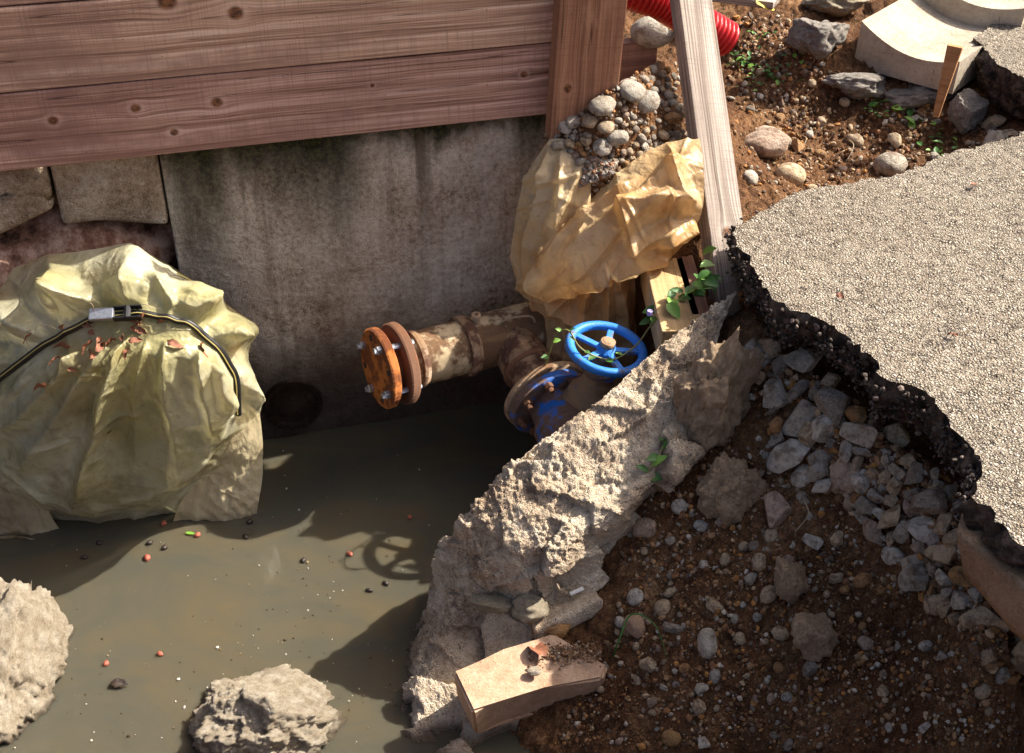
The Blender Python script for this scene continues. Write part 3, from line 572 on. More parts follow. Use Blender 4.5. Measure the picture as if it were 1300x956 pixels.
def facets(G, n, amp, tilt, seed):
    """broken faces: every point follows the tilted plane of its nearest fracture cell"""
    rg = np.random.default_rng(seed); P_ = G.reshape(-1, 3); cs = P_[rg.integers(0, len(P_), n)] + rg.normal(size=(n, 3)) * .01; off = rg.uniform(-1, 1, n) * amp; tl = rg.normal(size=(n, 3)) * tilt
    out_ = np.zeros(len(P_)); warp = np.stack([fbm(P_, 25, 3, 201), fbm(P_, 25, 3, 202), fbm(P_, 25, 3, 203)], 1) * .012
    for k in range(0, len(P_), 20000):
        q = P_[k:k + 20000] + warp[k:k + 20000]; i = np.argmin(((q[:, None] - cs[None]) ** 2).sum(2), 1); out_[k:k + 20000] = off[i] + ((q - cs[i]) * tl[i]).sum(1)
    return out_.reshape(G.shape[:2])
lit = 0.008 * fbm(G, 9, 4, 51) + 0.007 * fbm(G, 34, 3, 53) + (0.0085 * fbm(G, 120, 3, 55, 0.75) + .004 * np.abs(fbm(G, 230, 1, 57))) * (.55 + .9 * np.clip(fbm(G, 11, 3, 60) + .3, 0, 1))
tcol = np.linspace(0, 8, 260)[None, :]; msk = np.clip((tcol - 2.2) / .5, .3, 1) * (1 - .6 * np.clip((tcol - 5.1) / .35, 0, 1))
strat = facets(G, 190, .008, .24, 59) * (.6 + .4 * np.clip((tcol - 4.8) / .4, 0, 1)) * np.clip((tcol - 2.4) / .5, 0, 1)
G = G + N * (lit * msk + strat)[..., None]
o = grid_obj('concrete_footing', G, MT['chunk'], flip=False)
tag(o, 'long broken concrete footing with rough sunlit top along the right edge of the water', 'concrete')
# thin slab ridge, ledge lump and loose block below it
def rock_mesh(name, seed, sub=4, cuts=9, rough=0.12, squash=(1, 1, 1), cutd=(0.55, 0.9), smooth=True):
    bm = bmesh.new(); bmesh.ops.create_icosphere(bm, subdivisions=sub, radius=1.0)
    V = np.array([v.co[:] for v in bm.verts]); rg = np.random.default_rng(seed)
    for _ in range(cuts):
        d = rg.normal(size=3); d /= np.linalg.norm(d); h = rg.uniform(*cutd); q = V @ d - h
        V = V - np.where(q > 0, q, 0)[:, None] * d * 0.96
    nr = V / (np.linalg.norm(V, axis=1, keepdims=True) + 1e-9)
    V = V + nr * (rough * fbm(V, 1.6, 3, seed) + rough * 0.35 * fbm(V, 5, 3, seed + 3) + (rough * .22 * fbm(V, 15, 3, seed + 5, .7) if sub >= 5 else 0))[:, None]
    V = V / np.abs(V).max(0) * np.array(squash)
    for v, c in zip(bm.verts, V): v.co = c
    me = bpy.data.meshes.new(name); bm.to_mesh(me); bm.free(); me.polygons.foreach_set('use_smooth', [smooth] * len(me.polygons)); return me
def rock_at(name, px, py, wpx, hpx, label, cat, mat, seed=1, y=None, z=None, rz=0.0, tilt=(0, 0), sub=4, rough=0.12, cuts=9, dpx=None, group=None, sink=0.15):
    p = Y(px, py, y) if y else (Z(px, py, z) if z is not None else hit(px, py)); D = (p - C0) @ FW
    a = wpx / 2 * D / FPX; b = hpx / 2 * D / FPX; c = (dpx / 2 * D / FPX) if dpx else (a + b) / 2
    me = rock_mesh(name, seed, sub, cuts, rough); o = link(name, me, mat); o.scale = (a, c, b); o.rotation_euler = (tilt[0] - PITCH * 0.5, tilt[1], rz)
    o.location = Vector(p) + (Vector((0, 0, b * (0.5 - sink))) if y is None and z is None else Vector()); tag(o, label, cat, group); return o
# slab ridge
p0, p1 = Z(665, 748, .20), Z(768, 712, .215)
bm = bmesh.new(); ax = Vector(p1 - p0); 
pts = [Z(662, 752, .19), Z(700, 735, .21), Z(735, 722, .235), Z(772, 708, .235), Z(770, 736, .185), Z(720, 750, .18), Z(668, 756, .175)]
f1 = [bm.verts.new(p) for p in pts]; f2 = [bm.verts.new(p + np.array([0.012, 0.05, -.01])) for p in pts]
bm.faces.new(f1); bm.faces.new(f2[::-1])
for i in range(7): bm.faces.new([f1[i], f1[(i + 1) % 7], f2[(i + 1) % 7], f2[i]])
bmesh.ops.bevel(bm, geom=list(bm.edges), offset=.004, segments=2, affect='EDGES')
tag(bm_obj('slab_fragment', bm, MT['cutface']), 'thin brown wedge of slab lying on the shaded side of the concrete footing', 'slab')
bm = bmesh.new(); box_bm(bm, .17, .07, .05, Matrix(), .008, 2)
for _ in range(2): bmesh.ops.subdivide_edges(bm, edges=[e for e in bm.edges if e.calc_length() > .02], cuts=1, use_grid_fill=True)
V = np.array([v.co[:] for v in bm.verts]); d = .014 * fbm(V, 18, 4, 77)
for v, q in zip(bm.verts, d): v.co += Vector((q, q, q))
o = bm_obj('mortar_ledge', bm, MT['chunk'], None, True); p = Z(715, 778, .165); o.location = Vector(p); o.rotation_euler = (0, -.12, .42)
tag(o, 'grey ledge of crumbling mortar below the thin brown slab wedge', 'mortar')
rock_at('mortar_lump', 672, 770, 52, 40, 'pale crumbly mortar lump catching the sun beside the ledge', 'mortar', MT['pale'], 61, z=.20, rough=.35)
rock_at('mortar_lump', 625, 766, 60, 26, 'pale flat mortar patch on the shaded flank of the footing', 'mortar', MT['pale'], 62, z=.19, rough=.3)
# loose terracotta coloured block
pa = [Z(575, 852, .165), Z(640, 824, .165), Z(702, 803, .165), Z(772, 845, .145), Z(765, 862, .14), Z(690, 870, .145), Z(630, 888, .15), Z(600, 905, .15)]
bm = bmesh.new(); f1 = [bm.verts.new(p) for p in pa]; f2 = [bm.verts.new(p + np.array([.005, .03, -.11])) for p in pa]
bm.faces.new(f1); bm.faces.new(f2[::-1]); n_ = len(pa)
for i in range(n_): bm.faces.new([f1[i], f1[(i + 1) % n_], f2[(i + 1) % n_], f2[i]])
bmesh.ops.bevel(bm, geom=list(bm.edges), offset=.006, segments=2, affect='EDGES')
tag(bm_obj('loose_block', bm, MT['tile']), 'loose tan block with crumbs on top lying in front of the footing', 'block')

# ------------------------------------------------------------------ asphalt
def asphalt_slab(name, px_edge, z, ext, thick, label_edge, spacing=0.013, finebox=None, smoothpart=None):
    zf = z if callable(z) else (lambda py: z)
    E3 = np.array([Z(px, py, zf(py)) for px, py in px_edge]); E = E3[:, :2]
    cf = np.linalg.lstsq(np.c_[np.ones(len(E3)), E3[:, :2]], E3[:, 2], rcond=None)[0]; zp = lambda Q: np.c_[np.ones(len(Q)), Q[:, :2]] @ cf
    dense = []
    for a, b in zip(E[:-1], E[1:]):
        m = max(1, int(np.linalg.norm(b - a) / 0.012)); dense += [a + (b - a) * i / m for i in range(m)]
    dense.append(E[-1]); dense = np.array(dense)
    t3 = np.c_[dense, np.zeros(len(dense))]
    dense = dense + np.stack([fbm(t3, 16, 4, 81), fbm(t3, 16, 4, 83)], 1) * 0.018 + np.stack([fbm(t3, 70, 2, 85), fbm(t3, 70, 2, 87)], 1) * 0.008
    ext = np.array(ext); loop = np.r_[dense, ext]
    lo, hi = loop.min(0), loop.max(0)
    if finebox: lo = np.maximum(lo, finebox[0]); hi = np.minimum(hi, finebox[1])
    nx, ny = ((hi - lo) / spacing).astype(int); ix, iy = np.meshgrid(np.arange(nx), np.arange(ny)); pts = np.c_[ix.ravel(), iy.ravel()] * spacing + lo
    pts = pts + RNG.uniform(-.35, .35, pts.shape) * spacing
    pts = pts[poly_sd(pts, loop) < -0.006]
    allp = [Vector(p) for p in np.r_[loop, pts]]; nl = len(loop)
    res = geometry.delaunay_2d_cdt(allp, [], [list(range(nl))], 1, 1e-6)
    V2 = np.array([v[:] for v in res[0]]); F = [tuple(f) for f in res[2]]
    v3 = np.c_[V2, np.zeros(len(V2))]
    V = np.c_[V2, zp(V2) + 0.012 * fbm(v3, 3, 3, 91) + 0.007 * fbm(v3, 40, 3, 93, .7) + 0.005 * fbm(v3, 110, 2, 95)]
    road = link(name, mesh(name, V, F), MT['asphalt'], smooth=True); tag(road, kind='structure')
    # broken edge: rows stepping down and back
    inv = {}
    for i, orig in enumerate(res[3]):
        for q in orig: inv[q] = i
    top = np.array([V[inv[i]] if i in inv else [*loop[i], zp(loop[i:i + 1])[0]] for i in range(len(dense))])
    tan = np.gradient(top[:, :2], axis=0); tan /= np.linalg.norm(tan, axis=1, keepdims=True) + 1e-9
    out = np.stack([tan[:, 1], -tan[:, 0]], 1)
    if poly_sd(top[len(top) // 2:len(top) // 2 + 1, :2] + out[len(top) // 2] * .03, loop)[0] < 0: out = -out
    rows = []
    nr = 16
    for r in range(nr):
        f = r / (nr - 1)
        q = top.copy(); q[:, 2] -= thick * f + 0.001
        amt = 0.004 + 0.012 * math.sin(f * 2.6) - 0.035 * f
        nz_ = 0.030 * fbm(q, 14, 4, 96, .6) + 0.030 * fbm(q, 34, 4, 97, .65) + .020 * np.abs(fbm(q, 90, 3, 99, .7))
        q[:, :2] += out * ((amt + nz_) * (min(1, f * 4)))[:, None] if r else 0
        q[:, 2] += (0.008 * fbm(q, 50, 2, 98)) * min(1, f * 4)
        rows.append(q)
    eo = grid_obj('broken_edge', np.array(rows), MT['bitumen'], road); eo['label'] = label_edge
    return road, np.array(rows), out
road, rows, out = asphalt_slab('asphalt_road', EDGE + [(1300, 688), (1420, 790), (1560, 900)], ROADZ, [(2.6, .7), (2.6, 3.0)], 0.10, 'ragged dark bitumen broken edge of the asphalt', finebox=((-9, 1.3), (1.9, 9)))
# sawn kerb piece under the near corner
bm = bmesh.new(); tp = [Z(1241, 648, .79), Z(1310, 702, .795), Z(1500, 852, .80)]; bt = [Z(1250, 700, .71), Z(1310, 768, .70), Z(1500, 930, .685)]
fr = [bm.verts.new(p) for p in tp]; fb = [bm.verts.new(p) for p in bt]; bk = [bm.verts.new(p + np.array([.06, .12, 0])) for p in tp]; bb = [bm.verts.new(p + np.array([.06, .12, 0])) for p in bt]
for i in range(2):
    bm.faces.new([fr[i], fr[i + 1], fb[i + 1], fb[i]]); bm.faces.new([bk[i], bk[i + 1], fr[i + 1], fr[i]]); bm.faces.new([bb[i], bb[i + 1], bk[i + 1], bk[i]]); bm.faces.new([fb[i], fb[i + 1], bb[i + 1], bb[i]])
bm.faces.new([fr[0], fb[0], bb[0], bk[0]]); bm.faces.new([fr[2], bk[2], bb[2], fb[2]])
for v in bm.verts: v.co += Vector((-.05, -.05, -.006))
for _ in range(3): bmesh.ops.subdivide_edges(bm, edges=[e for e in bm.edges if e.calc_length() > .025], cuts=1, use_grid_fill=True)
bmesh.ops.recalc_face_normals(bm, faces=bm.faces)
V = np.array([v.co[:] for v in bm.verts]); d = .004 * fbm(V, 14, 4, 111)
for v, q in zip(bm.verts, d): v.co += Vector((q, q, q * .4))
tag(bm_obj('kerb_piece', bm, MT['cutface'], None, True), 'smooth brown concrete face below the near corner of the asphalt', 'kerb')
road2, rows2, out2 = asphalt_slab('asphalt_road', [(1320, -60), (1275, 12), (1236, 48), (1262, 76), (1290, 96), (1340, 108), (1500, 100)], 0.76, [(2.6, 4.0), (2.6, 6.0), (2.0, 6.0)], 0.14, 'crumbling edge of the far asphalt')
# dark crumbs hanging in the broken edge
def grains(name, pts, sizes, cols, mat, parent=None, sub=1, seed=3):
    bm = bmesh.new(); bmesh.ops.create_icosphere(bm, subdivisions=sub, radius=1); U = np.array([v.co[:] for v in bm.verts]); Fc = np.array([[v.index for v in f.verts] for f in bm.faces]); bm.free()
    rg = np.random.default_rng(seed); n = len(pts); nu = len(U)
    Q = rg.normal(size=(n, 4)); Q /= np.linalg.norm(Q, axis=1, keepdims=True); a, b, c, d = Q.T
    Rm = np.stack([1 - 2 * (c * c + d * d), 2 * (b * c - a * d), 2 * (b * d + a * c), 2 * (b * c + a * d), 1 - 2 * (b * b + d * d), 2 * (c * d - a * b), 2 * (b * d - a * c), 2 * (c * d + a * b), 1 - 2 * (b * b + c * c)], 1).reshape(n, 3, 3)
    sc = rg.uniform(.55, 1.25, (n, 1, 3)); jit = rg.uniform(.75, 1.2, (n, nu, 1))
    V = np.einsum('nij,nkj->nki', Rm, U[None] * sc * jit) * np.asarray(sizes)[:, None, None] + np.asarray(pts)[:, None, :]
    F = (Fc[None] + (np.arange(n) * nu)[:, None, None]).reshape(-1, 3)
    me = bpy.data.meshes.new(name); me.from_pydata(V.reshape(-1, 3).tolist(), [], F.tolist()); me.update()
    ca = me.color_attributes.new('Col', 'FLOAT_COLOR', 'POINT'); c4 = np.ones((n, nu, 4), np.float32); c4[..., :3] = np.asarray(cols)[:, None, :]; ca.data.foreach_set('color', c4.ravel())
    o = link(name, me, mat, parent, smooth=(sub > 1)); o['kind'] = 'stuff'; return o
n_ = 5200; jj = RNG.integers(2, 16, n_); ii = RNG.integers(0, rows.shape[1], n_)
pc = rows[jj, ii] + RNG.normal(size=(n_, 3)) * .006; kp = pc[:, 1] > Z(1243, 630, .825)[1]; pc = pc[kp]; n_ = len(pc); shade = RNG.choice([.010, .025, .055, .10, .17], n_, p=[.12, .18, .25, .25, .20])
grains('bitumen_crumbs', pc, RNG.uniform(.0018, .0065, n_), shade[:, None] * np.array([1.1, .84, .7]) * RNG.uniform(.8, 1.2, (n_, 1)), MT['grains'], road)

# ------------------------------------------------------------------ stones
ANG = [rock_mesh('angular_stone', 200 + i, 4, 12, .05, (1, RNG.uniform(.6, .95), RNG.uniform(.5, .85)), (.35, .75), False) for i in range(14)]
RND_ = [rock_mesh('round_pebble', 300 + i, 3, 3, .10, (1, RNG.uniform(.65, .95), RNG.uniform(.4, .75)), (.75, .98)) for i in range(8)]
def stone(name, p, r, protos, mat, label, group, cat='stone', lift=.25, flat=False):
    o = bpy.data.objects.new(name, random.choice(protos[mat])); COL.objects.link(o)
    nn = Vector((0, -.35, 1)).normalized() if flat else soil_n(p[0], p[1]); q = nn.to_track_quat('Z', 'Y') @ Matrix.Rotation(random.uniform(0, 6.28), 4, 'Z').to_quaternion()
    tw = Matrix.Rotation(random.uniform(-.6, .6), 4, 'X').to_quaternion()
    o.rotation_mode = 'QUATERNION'; o.rotation_quaternion = q @ tw; s = r * random.uniform(.9, 1.1); o.scale = (s, s, s)
    o.location = Vector(p) + nn * r * lift; return tag(o, label, cat, group)
def proto_set(base):
    d = {}
    for k in ('s_dark', 's_grey', 's_white', 's_tan', 's_orange', 's_pink'):
        L = []
        for me in base:
            c = me.copy(); c.materials.append(MT[k]); L.append(c)
        d[k] = L
    return d
PA, PR = proto_set(ANG), proto_set(RND_)
def inpoly(px, py, poly): return poly_sd(np.array([[px, py]], float), poly)[0] < 0
def scatter_px(poly, n, dmin, rmin, rmax, seed, power=2.0):
    rg = np.random.default_rng(seed); pl_ = np.array(poly, float); lo, hi = pl_.min(0), pl_.max(0)
    c = rg.uniform(lo, hi, (n * 30, 2)); c = c[poly_sd(c, poly) < 0]; rr = rmin + (rmax - rmin) * rg.random(len(c)) ** power; out = np.zeros((0, 3))
    for (x, y), r in zip(c, rr):
        if len(out) >= n: break
        if not len(out) or np.all((out[:, 0] - x) ** 2 + (out[:, 1] - y) ** 2 > ((out[:, 2] + r) * dmin) ** 2): out = np.r_[out, [[x, y, r]]]
    return [tuple(q) for q in out]
def rpx(p, r): return r * ((p - C0) @ FW) / FPX
CW = {'s_grey': 'grey', 's_white': 'pale', 's_tan': 'tan', 's_orange': 'rust-orange', 's_pink': 'pinkish-brown', 's_dark': 'dark grey'}
SEEN = {}
def pick(wts): return random.choices(list(wts), list(wts.values()))[0]
GW = {'s_grey': 4, 's_white': 1.6, 's_tan': 3.4, 's_orange': 1.0, 's_pink': 2.0, 's_dark': 1.4}
PW = {'s_grey': 2.2, 's_white': 1.6, 's_tan': 3.4, 's_orange': 1.6, 's_pink': 2.2, 's_dark': 1.4}
def where(x, y, r, mat, noun, marks, place):
    order = sorted(marks, key=lambda m: (m[0] - x) ** 2 + (m[1] - y) ** 2); size = 'tiny' if r < 5 else 'small' if r < 9 else 'medium' if r < 15 else 'large'
    for mx, my, nm in order[:7]:
        dx, dy = x - mx, y - my; h = 'right' if dx > 0 else 'left'; v_ = 'below' if dy > 0 else 'above'
        d = h + ' of' if abs(dx) > 2.2 * abs(dy) else v_ if abs(dy) > 2.2 * abs(dx) else v_ + ' and ' + h + ' of'
        for pre in ('', 'farther '):
            lab = '%s %s %s %s%s the %s' % (size, CW[mat], noun, pre, d, nm)
            if lab not in SEEN and (not pre or math.hypot(dx, dy) > 45): SEEN[lab] = 1; return lab
    return '%s %s %s %s' % (size, CW[mat], noun, place)
BAND = [(932, 440), (975, 440), (1020, 468), (1080, 505), (1140, 555), (1190, 600), (1230, 650), (1245, 705), (1300, 790), (1300, 880), (1260, 850), (1200, 790), (1130, 715), (1075, 640), (1010, 590), (945, 510)]
HAND = [  # clearly seen single stones: px, py, radius, proto, material, label
 (990, 650, 27, 'A', 's_pink', 'large pale pinkish stone stuck in the dark soil below the gravel layer'),
 (900, 818, 20, 'R', 's_grey', 'rounded pale grey stone low on the dark slope'),
 (820, 672, 19, 'R', 's_pink', 'long upright salmon pebble on the slope beside the footing'),
 (1136, 707, 17, 'R', 's_white', 'smooth white oval pebble at the lower rim of the gravel layer'),
 (1170, 735, 26, 'A', 's_grey', 'striped grey and tan stone in the lower gravel near the white pebble'),
 (1190, 768, 23, 'A', 's_tan', 'blocky tan stone in the lower gravel'),
 (1250, 795, 34, 'A', 's_tan', 'largest tan boulder under the kerb piece'),
 (1215, 790, 19, 'A', 's_tan', 'small yellowish wedge stone at the lower gravel rim'),
 (1172, 670, 28, 'A', 's_white', 'pale grey-white stone with yellow stain in the gravel layer'),
 (1200, 706, 24, 'A', 's_tan', 'brown stone below the dark end of the broken edge'),
 (1090, 528, 17, 'A', 's_orange', 'orange-yellow stone high in the gravel layer'),
 (985, 500, 26, 'A', 's_grey', 'grey angular stone at the left end of the gravel layer'),
 (955, 455, 24, 'A', 's_white', 'pale grey stone just under the tip of the asphalt'),
 (1020, 540, 27, 'A', 's_grey', 'blue-grey stone in the middle of the gravel layer'),
 (1097, 555, 30, 'A', 's_grey', 'large light grey stone with white vein in the gravel layer'),
 (1135, 560, 28, 'A', 's_tan', 'tan flat stone tucked below the bitumen edge'),
 (1045, 580, 18, 'A', 's_grey', 'dark blue-grey stone at the lower rim of the gravel'),
 (1022, 606, 18, 'R', 's_white', 'flat pale pebble lying alone on the soil below the gravel'),
 (986, 588, 12, 'R', 's_grey', 'small blue-grey pebble in the soil left of the flat pale pebble'),
 (1072, 612, 28, 'A', 's_pink', 'brownish slab stone leaning in the lower gravel'),
 (1100, 610, 20, 'A', 's_white', 'triangular pale stone in the lower gravel'),
 (930, 622, 13, 'R', 's_orange', 'bright orange-tan pebble on the pale conglomerate lump'),
 (1035, 690, 17, 'A', 's_white', 'splintered pale stone in the dark soil'),
 (822, 623, 8, 'R', 's_orange', 'small yellow pebble below the green vine on the slope'),
 (908, 770, 13, 'A', 's_tan', 'small square tan stone in the dark soil'),
 (1005, 172, 0, 'R', 's_tan', ''),
 (1043, 155, 8, 'R', 's_tan', 'small round cream pebble alone on the trench soil'),
 (1014, 188, 12, 'A', 's_orange', 'rust-orange stone beside the big stone in the trench'),
 (1041, 197, 9, 'R', 's_orange', 'small flat orange pebble on the trench soil'),
 (1000, 229, 26, 'R', 's_tan', 'long tan stone lying along the far edge of the asphalt'),
 (950, 228, 13, 'R', 's_white', 'cream pebble beside the foot of the prop'),
 (1129, 214, 22, 'R', 's_grey', 'grey stone at the far edge of the asphalt in the trench'),
 (1137, 180, 14, 'A', 's_tan', 'ragged tan stone in the middle of the trench'),
 (1085, 180, 13, 'R', 's_tan', 'tall tan stone half buried in the trench'),
 (1162, 152, 10, 'A', 's_grey', 'small grey stone below the wooden stake'),
 (1262, 158, 17, 'A', 's_tan', 'tan stone at the right bank of the trench'),
 (1262, 180, 18, 'A', 's_grey', 'grey stone wedged below the tan stone at the right bank'),
 (1285, 172, 14, 'A', 's_tan', 'brown stone against the far asphalt edge'),
 (1248, 195, 12, 'A', 's_grey', 'dark stone touching the near asphalt edge by the right bank'),
]
used = []
for px, py, r, k, m, lab in HAND:
    if not r: continue
    p = hit(px, py); stone('stone' if k == 'A' else 'pebble', p, rpx(p, r), PA if k == 'A' else PR, m, lab, None); used.append((px, py, r))
def avoid(L, f=.8): return [(x, y, r) for x, y, r in L if all((x - a) ** 2 + (y - b) ** 2 > ((r + c) * f) ** 2 for a, b, c in used)]
MK_G = [(1090, 528, 'orange-yellow gravel stone'), (985, 500, 'grey stone at the gravel tip'), (1097, 555, 'big white-veined stone'), (1136, 707, 'white oval pebble'), (1250, 795, 'largest tan boulder'), (1172, 670, 'yellow-stained pale stone'), (1072, 612, 'brownish slab stone'), (1022, 606, 'lone flat pale pebble'), (1240, 690, 'kerb piece corner'), (1045, 580, 'dark blue-grey stone'), (1190, 768, 'blocky tan stone')]
for x, y, r in avoid(scatter_px(BAND, 230, .54, 11, 34, 5, 1.15), .45):
    p = hit(x, y); m = pick(GW); stone('stone', p, rpx(p, r), PA, m, where(x, y, r, m, 'angular stone', MK_G, 'in the gravel layer'), 'stones of the gravel layer', lift=.5)
SLOPE = [(830, 600), (880, 530), (930, 470), (1010, 600), (1080, 660), (1130, 730), (1220, 820), (1290, 900), (1290, 950), (700, 950), (780, 800), (790, 700)]
MK_S = [(990, 650, 'large pinkish stone'), (900, 818, 'rounded grey slope stone'), (820, 672, 'upright salmon pebble'), (910, 560, 'tall conglomerate lump'), (925, 640, 'lower conglomerate lump'), (1010, 760, 'pale mortar lump'), (1040, 840, 'bottom mortar lump'), (1035, 690, 'splintered pale stone'), (760, 850, 'loose tan block'), (908, 770, 'square tan stone'), (1136, 707, 'white oval pebble'), (805, 800, 'pink brick shard'), (1250, 795, 'largest tan boulder')]
for x, y, r in avoid(scatter_px(SLOPE, 150, .95, 3.5, 14, 8, 2.0)):
    p = hit(x, y); m = pick(PW); stone('pebble', p, rpx(p, r), PR if random.random() < .6 else PA, m, where(x, y, r, m, 'soil pebble', MK_S, 'in the dark slope'), 'pebbles on the dark slope')
HEAPCP = [[(688, 178, 3.10), (738, 140, 3.09), (790, 106, 3.12), (835, 80, 3.34), (880, 70, 3.6)],
          [(698, 190, 3.055), (742, 168, 3.045), (790, 148, 3.07), (840, 138, 3.2), (890, 140, 3.38)],
          [(712, 205, 3.035), (750, 204, 3.02), (792, 198, 3.05), (848, 196, 3.13), (898, 205, 3.22)],
          [(730, 245, 3.02), (756, 245, 3.01), (790, 240, 3.01), (845, 235, 3.06), (900, 255, 3.1)],
          [(730, 300, 3.04), (756, 300, 3.04), (790, 300, 3.04), (845, 295, 3.08), (900, 310, 3.08)]]
HPG = bicubic([[Y(*p) for p in r] for r in HEAPCP], 110, 130)
HPG[..., 2] += .010 * fbm(HPG, 24, 4, 5, .6) + .007 * np.abs(fbm(HPG, 62, 3, 9, .6))
tag(grid_obj('soil_heap', HPG, MT['soil']), kind='structure')
hv = HPG.reshape(-1, 3); hr_ = hv - C0; hs = np.stack([hr_ @ RT / (hr_ @ FW) * FPX + 650, 478 - hr_ @ UP / (hr_ @ FW) * FPX], 1)
def hhit(px, py): return hv[np.argmin((hs[:, 0] - px) ** 2 + (hs[:, 1] - py) ** 2)]
HEAP = [(698, 180), (740, 146), (790, 112), (835, 86), (870, 95), (890, 190), (840, 190), (785, 214), (740, 210)]
used = []
for px, py, r, k, m, lab in [(716, 165, 12, 'R', 's_white', 'round whitish pebble touching the foot of the post'), (765, 140, 19, 'R', 's_grey', 'long grey pebble against the post in the pebble heap'),
        (801, 121, 18, 'R', 's_grey', 'oval pale grey pebble at the top of the pebble heap'), (820, 136, 19, 'R', 's_grey', 'broad speckled grey pebble in the middle of the heap'), (748, 158, 13, 'R', 's_tan', 'tan upright pebble in the heap near the post'),
        (852, 153, 12, 'R', 's_orange', 'orange-brown pebble in the heap near the prop'), (865, 145, 12, 'R', 's_grey', 'blue-grey pebble tight against the prop'), (784, 179, 16, 'R', 's_grey', 'dark veined pebble at the lower edge of the heap'),
        (764, 190, 13, 'R', 's_white', 'pale flat pebble on the rim of the plastic sheet'), (768, 165, 12, 'R', 's_tan', 'curved tan pebble in the heap'), (727, 158, 10, 'R', 's_grey', 'small dark pebble behind the round whitish one')]:
    p = hhit(px, py); stone('pebble', p, rpx(p, r), PR, m, lab, None, lift=.4, flat=True); used.append((px, py, r))
MK_H = [(716, 165, 'round whitish pebble'), (765, 140, 'long grey pebble'), (801, 121, 'oval pebble topping the heap'), (820, 136, 'broad speckled pebble'), (748, 158, 'tan upright pebble'), (852, 153, 'orange-brown heap pebble'), (784, 179, 'dark veined pebble'), (880, 150, 'prop edge')]
for x, y, r in avoid(scatter_px(HEAP, 150, .66, 4.5, 13, 12, 1.5), .7):
    p = hhit(x, y); m = pick(PW); stone('pebble', p, rpx(p, r), PR, m, where(x, y, r, m, 'heap pebble', MK_H, 'in the heap by the post'), 'pebbles of the heap by the post', lift=.4, flat=True)
HPp = hv[RNG.integers(0, len(hv), 1500)] + np.array([0, 0, .002])
tag(grains('heap_grit', HPp, RNG.uniform(.002, .008, len(HPp)), np.array([(.24, .15, .08), (.34, .25, .16), (.17, .12, .09), (.36, .32, .27), (.33, .15, .05)])[RNG.integers(0, 5, len(HPp))], MT['grains'], seed=31), 'fine grit between the pebbles of the heap by the post', 'gravel')
used = []
TRENCH = [(900, 20), (1010, 20), (1060, 90), (1150, 120), (1230, 150), (1295, 175), (1230, 190), (1130, 222), (1060, 232), (960, 262), (940, 200), (915, 100)]
MK_T = [(970, 188, 'squarish trench stone'), (1043, 155, 'round cream trench pebble'), (1014, 188, 'rust-orange trench stone'), (1000, 229, 'long tan trench stone'), (1129, 214, 'grey asphalt-edge stone'), (1190, 120, 'wooden stake'), (1228, 150, 'pointed conglomerate rock'), (985, 92, 'trench weed patch'), (1038, 50, 'far concrete lump'), (1137, 180, 'ragged tan stone'), (925, 50, 'red conduit end')]
for x, y, r in avoid(scatter_px(TRENCH, 70, 1.4, 2.5, 8.5, 15, 2.0)):
    p = hit(x, y); m = pick(PW); stone('pebble', p, rpx(p, r), PR, m, where(x, y, r, m, 'trench pebble', MK_T, 'on the trench soil'), 'pebbles in the far trench')
# fine grains, uncountable
def grain_field(name, polys, n, rmin, rmax, seed, label):
    rg = random.Random(seed); P = []; Sz = []; Cc = []
    pal = [(.34, .2, .1), (.46, .32, .19), (.2, .14, .1), (.5, .43, .34), (.44, .2, .055), (.25, .11, .045), (.17, .08, .035), (.2, .09, .04), (.3, .17, .08)]
    for poly, m in zip(polys, n):
        xs = [p[0] for p in poly]; ys = [p[1] for p in poly]; c = 0
        cand = np.c_[np.array([rg.uniform(min(xs), max(xs)) for _ in range(m * 3)]), np.array([rg.uniform(min(ys), max(ys)) for _ in range(m * 3)])]
        cand = cand[poly_sd(cand, poly) < 0][:m]
        dens = fbm(np.c_[cand, np.zeros(len(cand))], 1 / 60, 3, seed)
        HP = hits(cand[:, 0], cand[:, 1]) if len(cand) else []
        for p, dn in zip(HP, dens):
            if dn < rg.uniform(-.7, .15): continue
            P.append(p + np.array([0, 0, .001])); Sz.append(rpx(p, rmin + (rmax - rmin) * rg.random() ** 3)); Cc.append(np.array(rg.choice(pal)) * rg.uniform(.5, 1.1))
    o = grains(name, P, Sz, Cc, MT['grains'], sub=1, seed=seed); tag(o, label, 'gravel'); return o
grain_field('soil_grit', [SLOPE, TRENCH], [8000, 4000], .8, 5.0, 21, 'fine grit and tiny stones strewn over the soil')
grain_field('gravel_fines', [BAND], [3600], 2.0, 9, 23, 'crushed fines filling the gaps of the gravel layer')

# single rocks and conglomerate lumps
rock_at('conglomerate_lump', 902, 555, 125, 200, 'tall tan conglomerate lump standing in the soil right of the footing', 'rock', MT['lump'], 71, rough=.4, dpx=90, sub=6, tilt=(.1, .3), sink=-.15)
rock_at('conglomerate_lump', 925, 640, 100, 90, 'lower tan conglomerate lump with pebbles set in it', 'rock', MT['lump'], 72, rough=.4, dpx=60, sub=6, sink=-.1)
rock_at('conglomerate_lump', 1000, 750, 46, 62, 'pale mortar lump running down the dark slope', 'rock', MT['lump'], 173, rough=.3, dpx=60, sub=5, tilt=(.1, -.4), sink=-.2)
rock_at('conglomerate_lump', 1030, 825, 62, 66, 'pale mortar lump at the bottom of the dark slope', 'rock', MT['lump'], 174, rough=.3, dpx=70, sub=5, sink=-.2)
rock_at('rock', 970, 188, 66, 44, 'big squarish grey-tan stone in the trench right of the prop', 'stone', MT['s_pink'], 75, rough=.12)
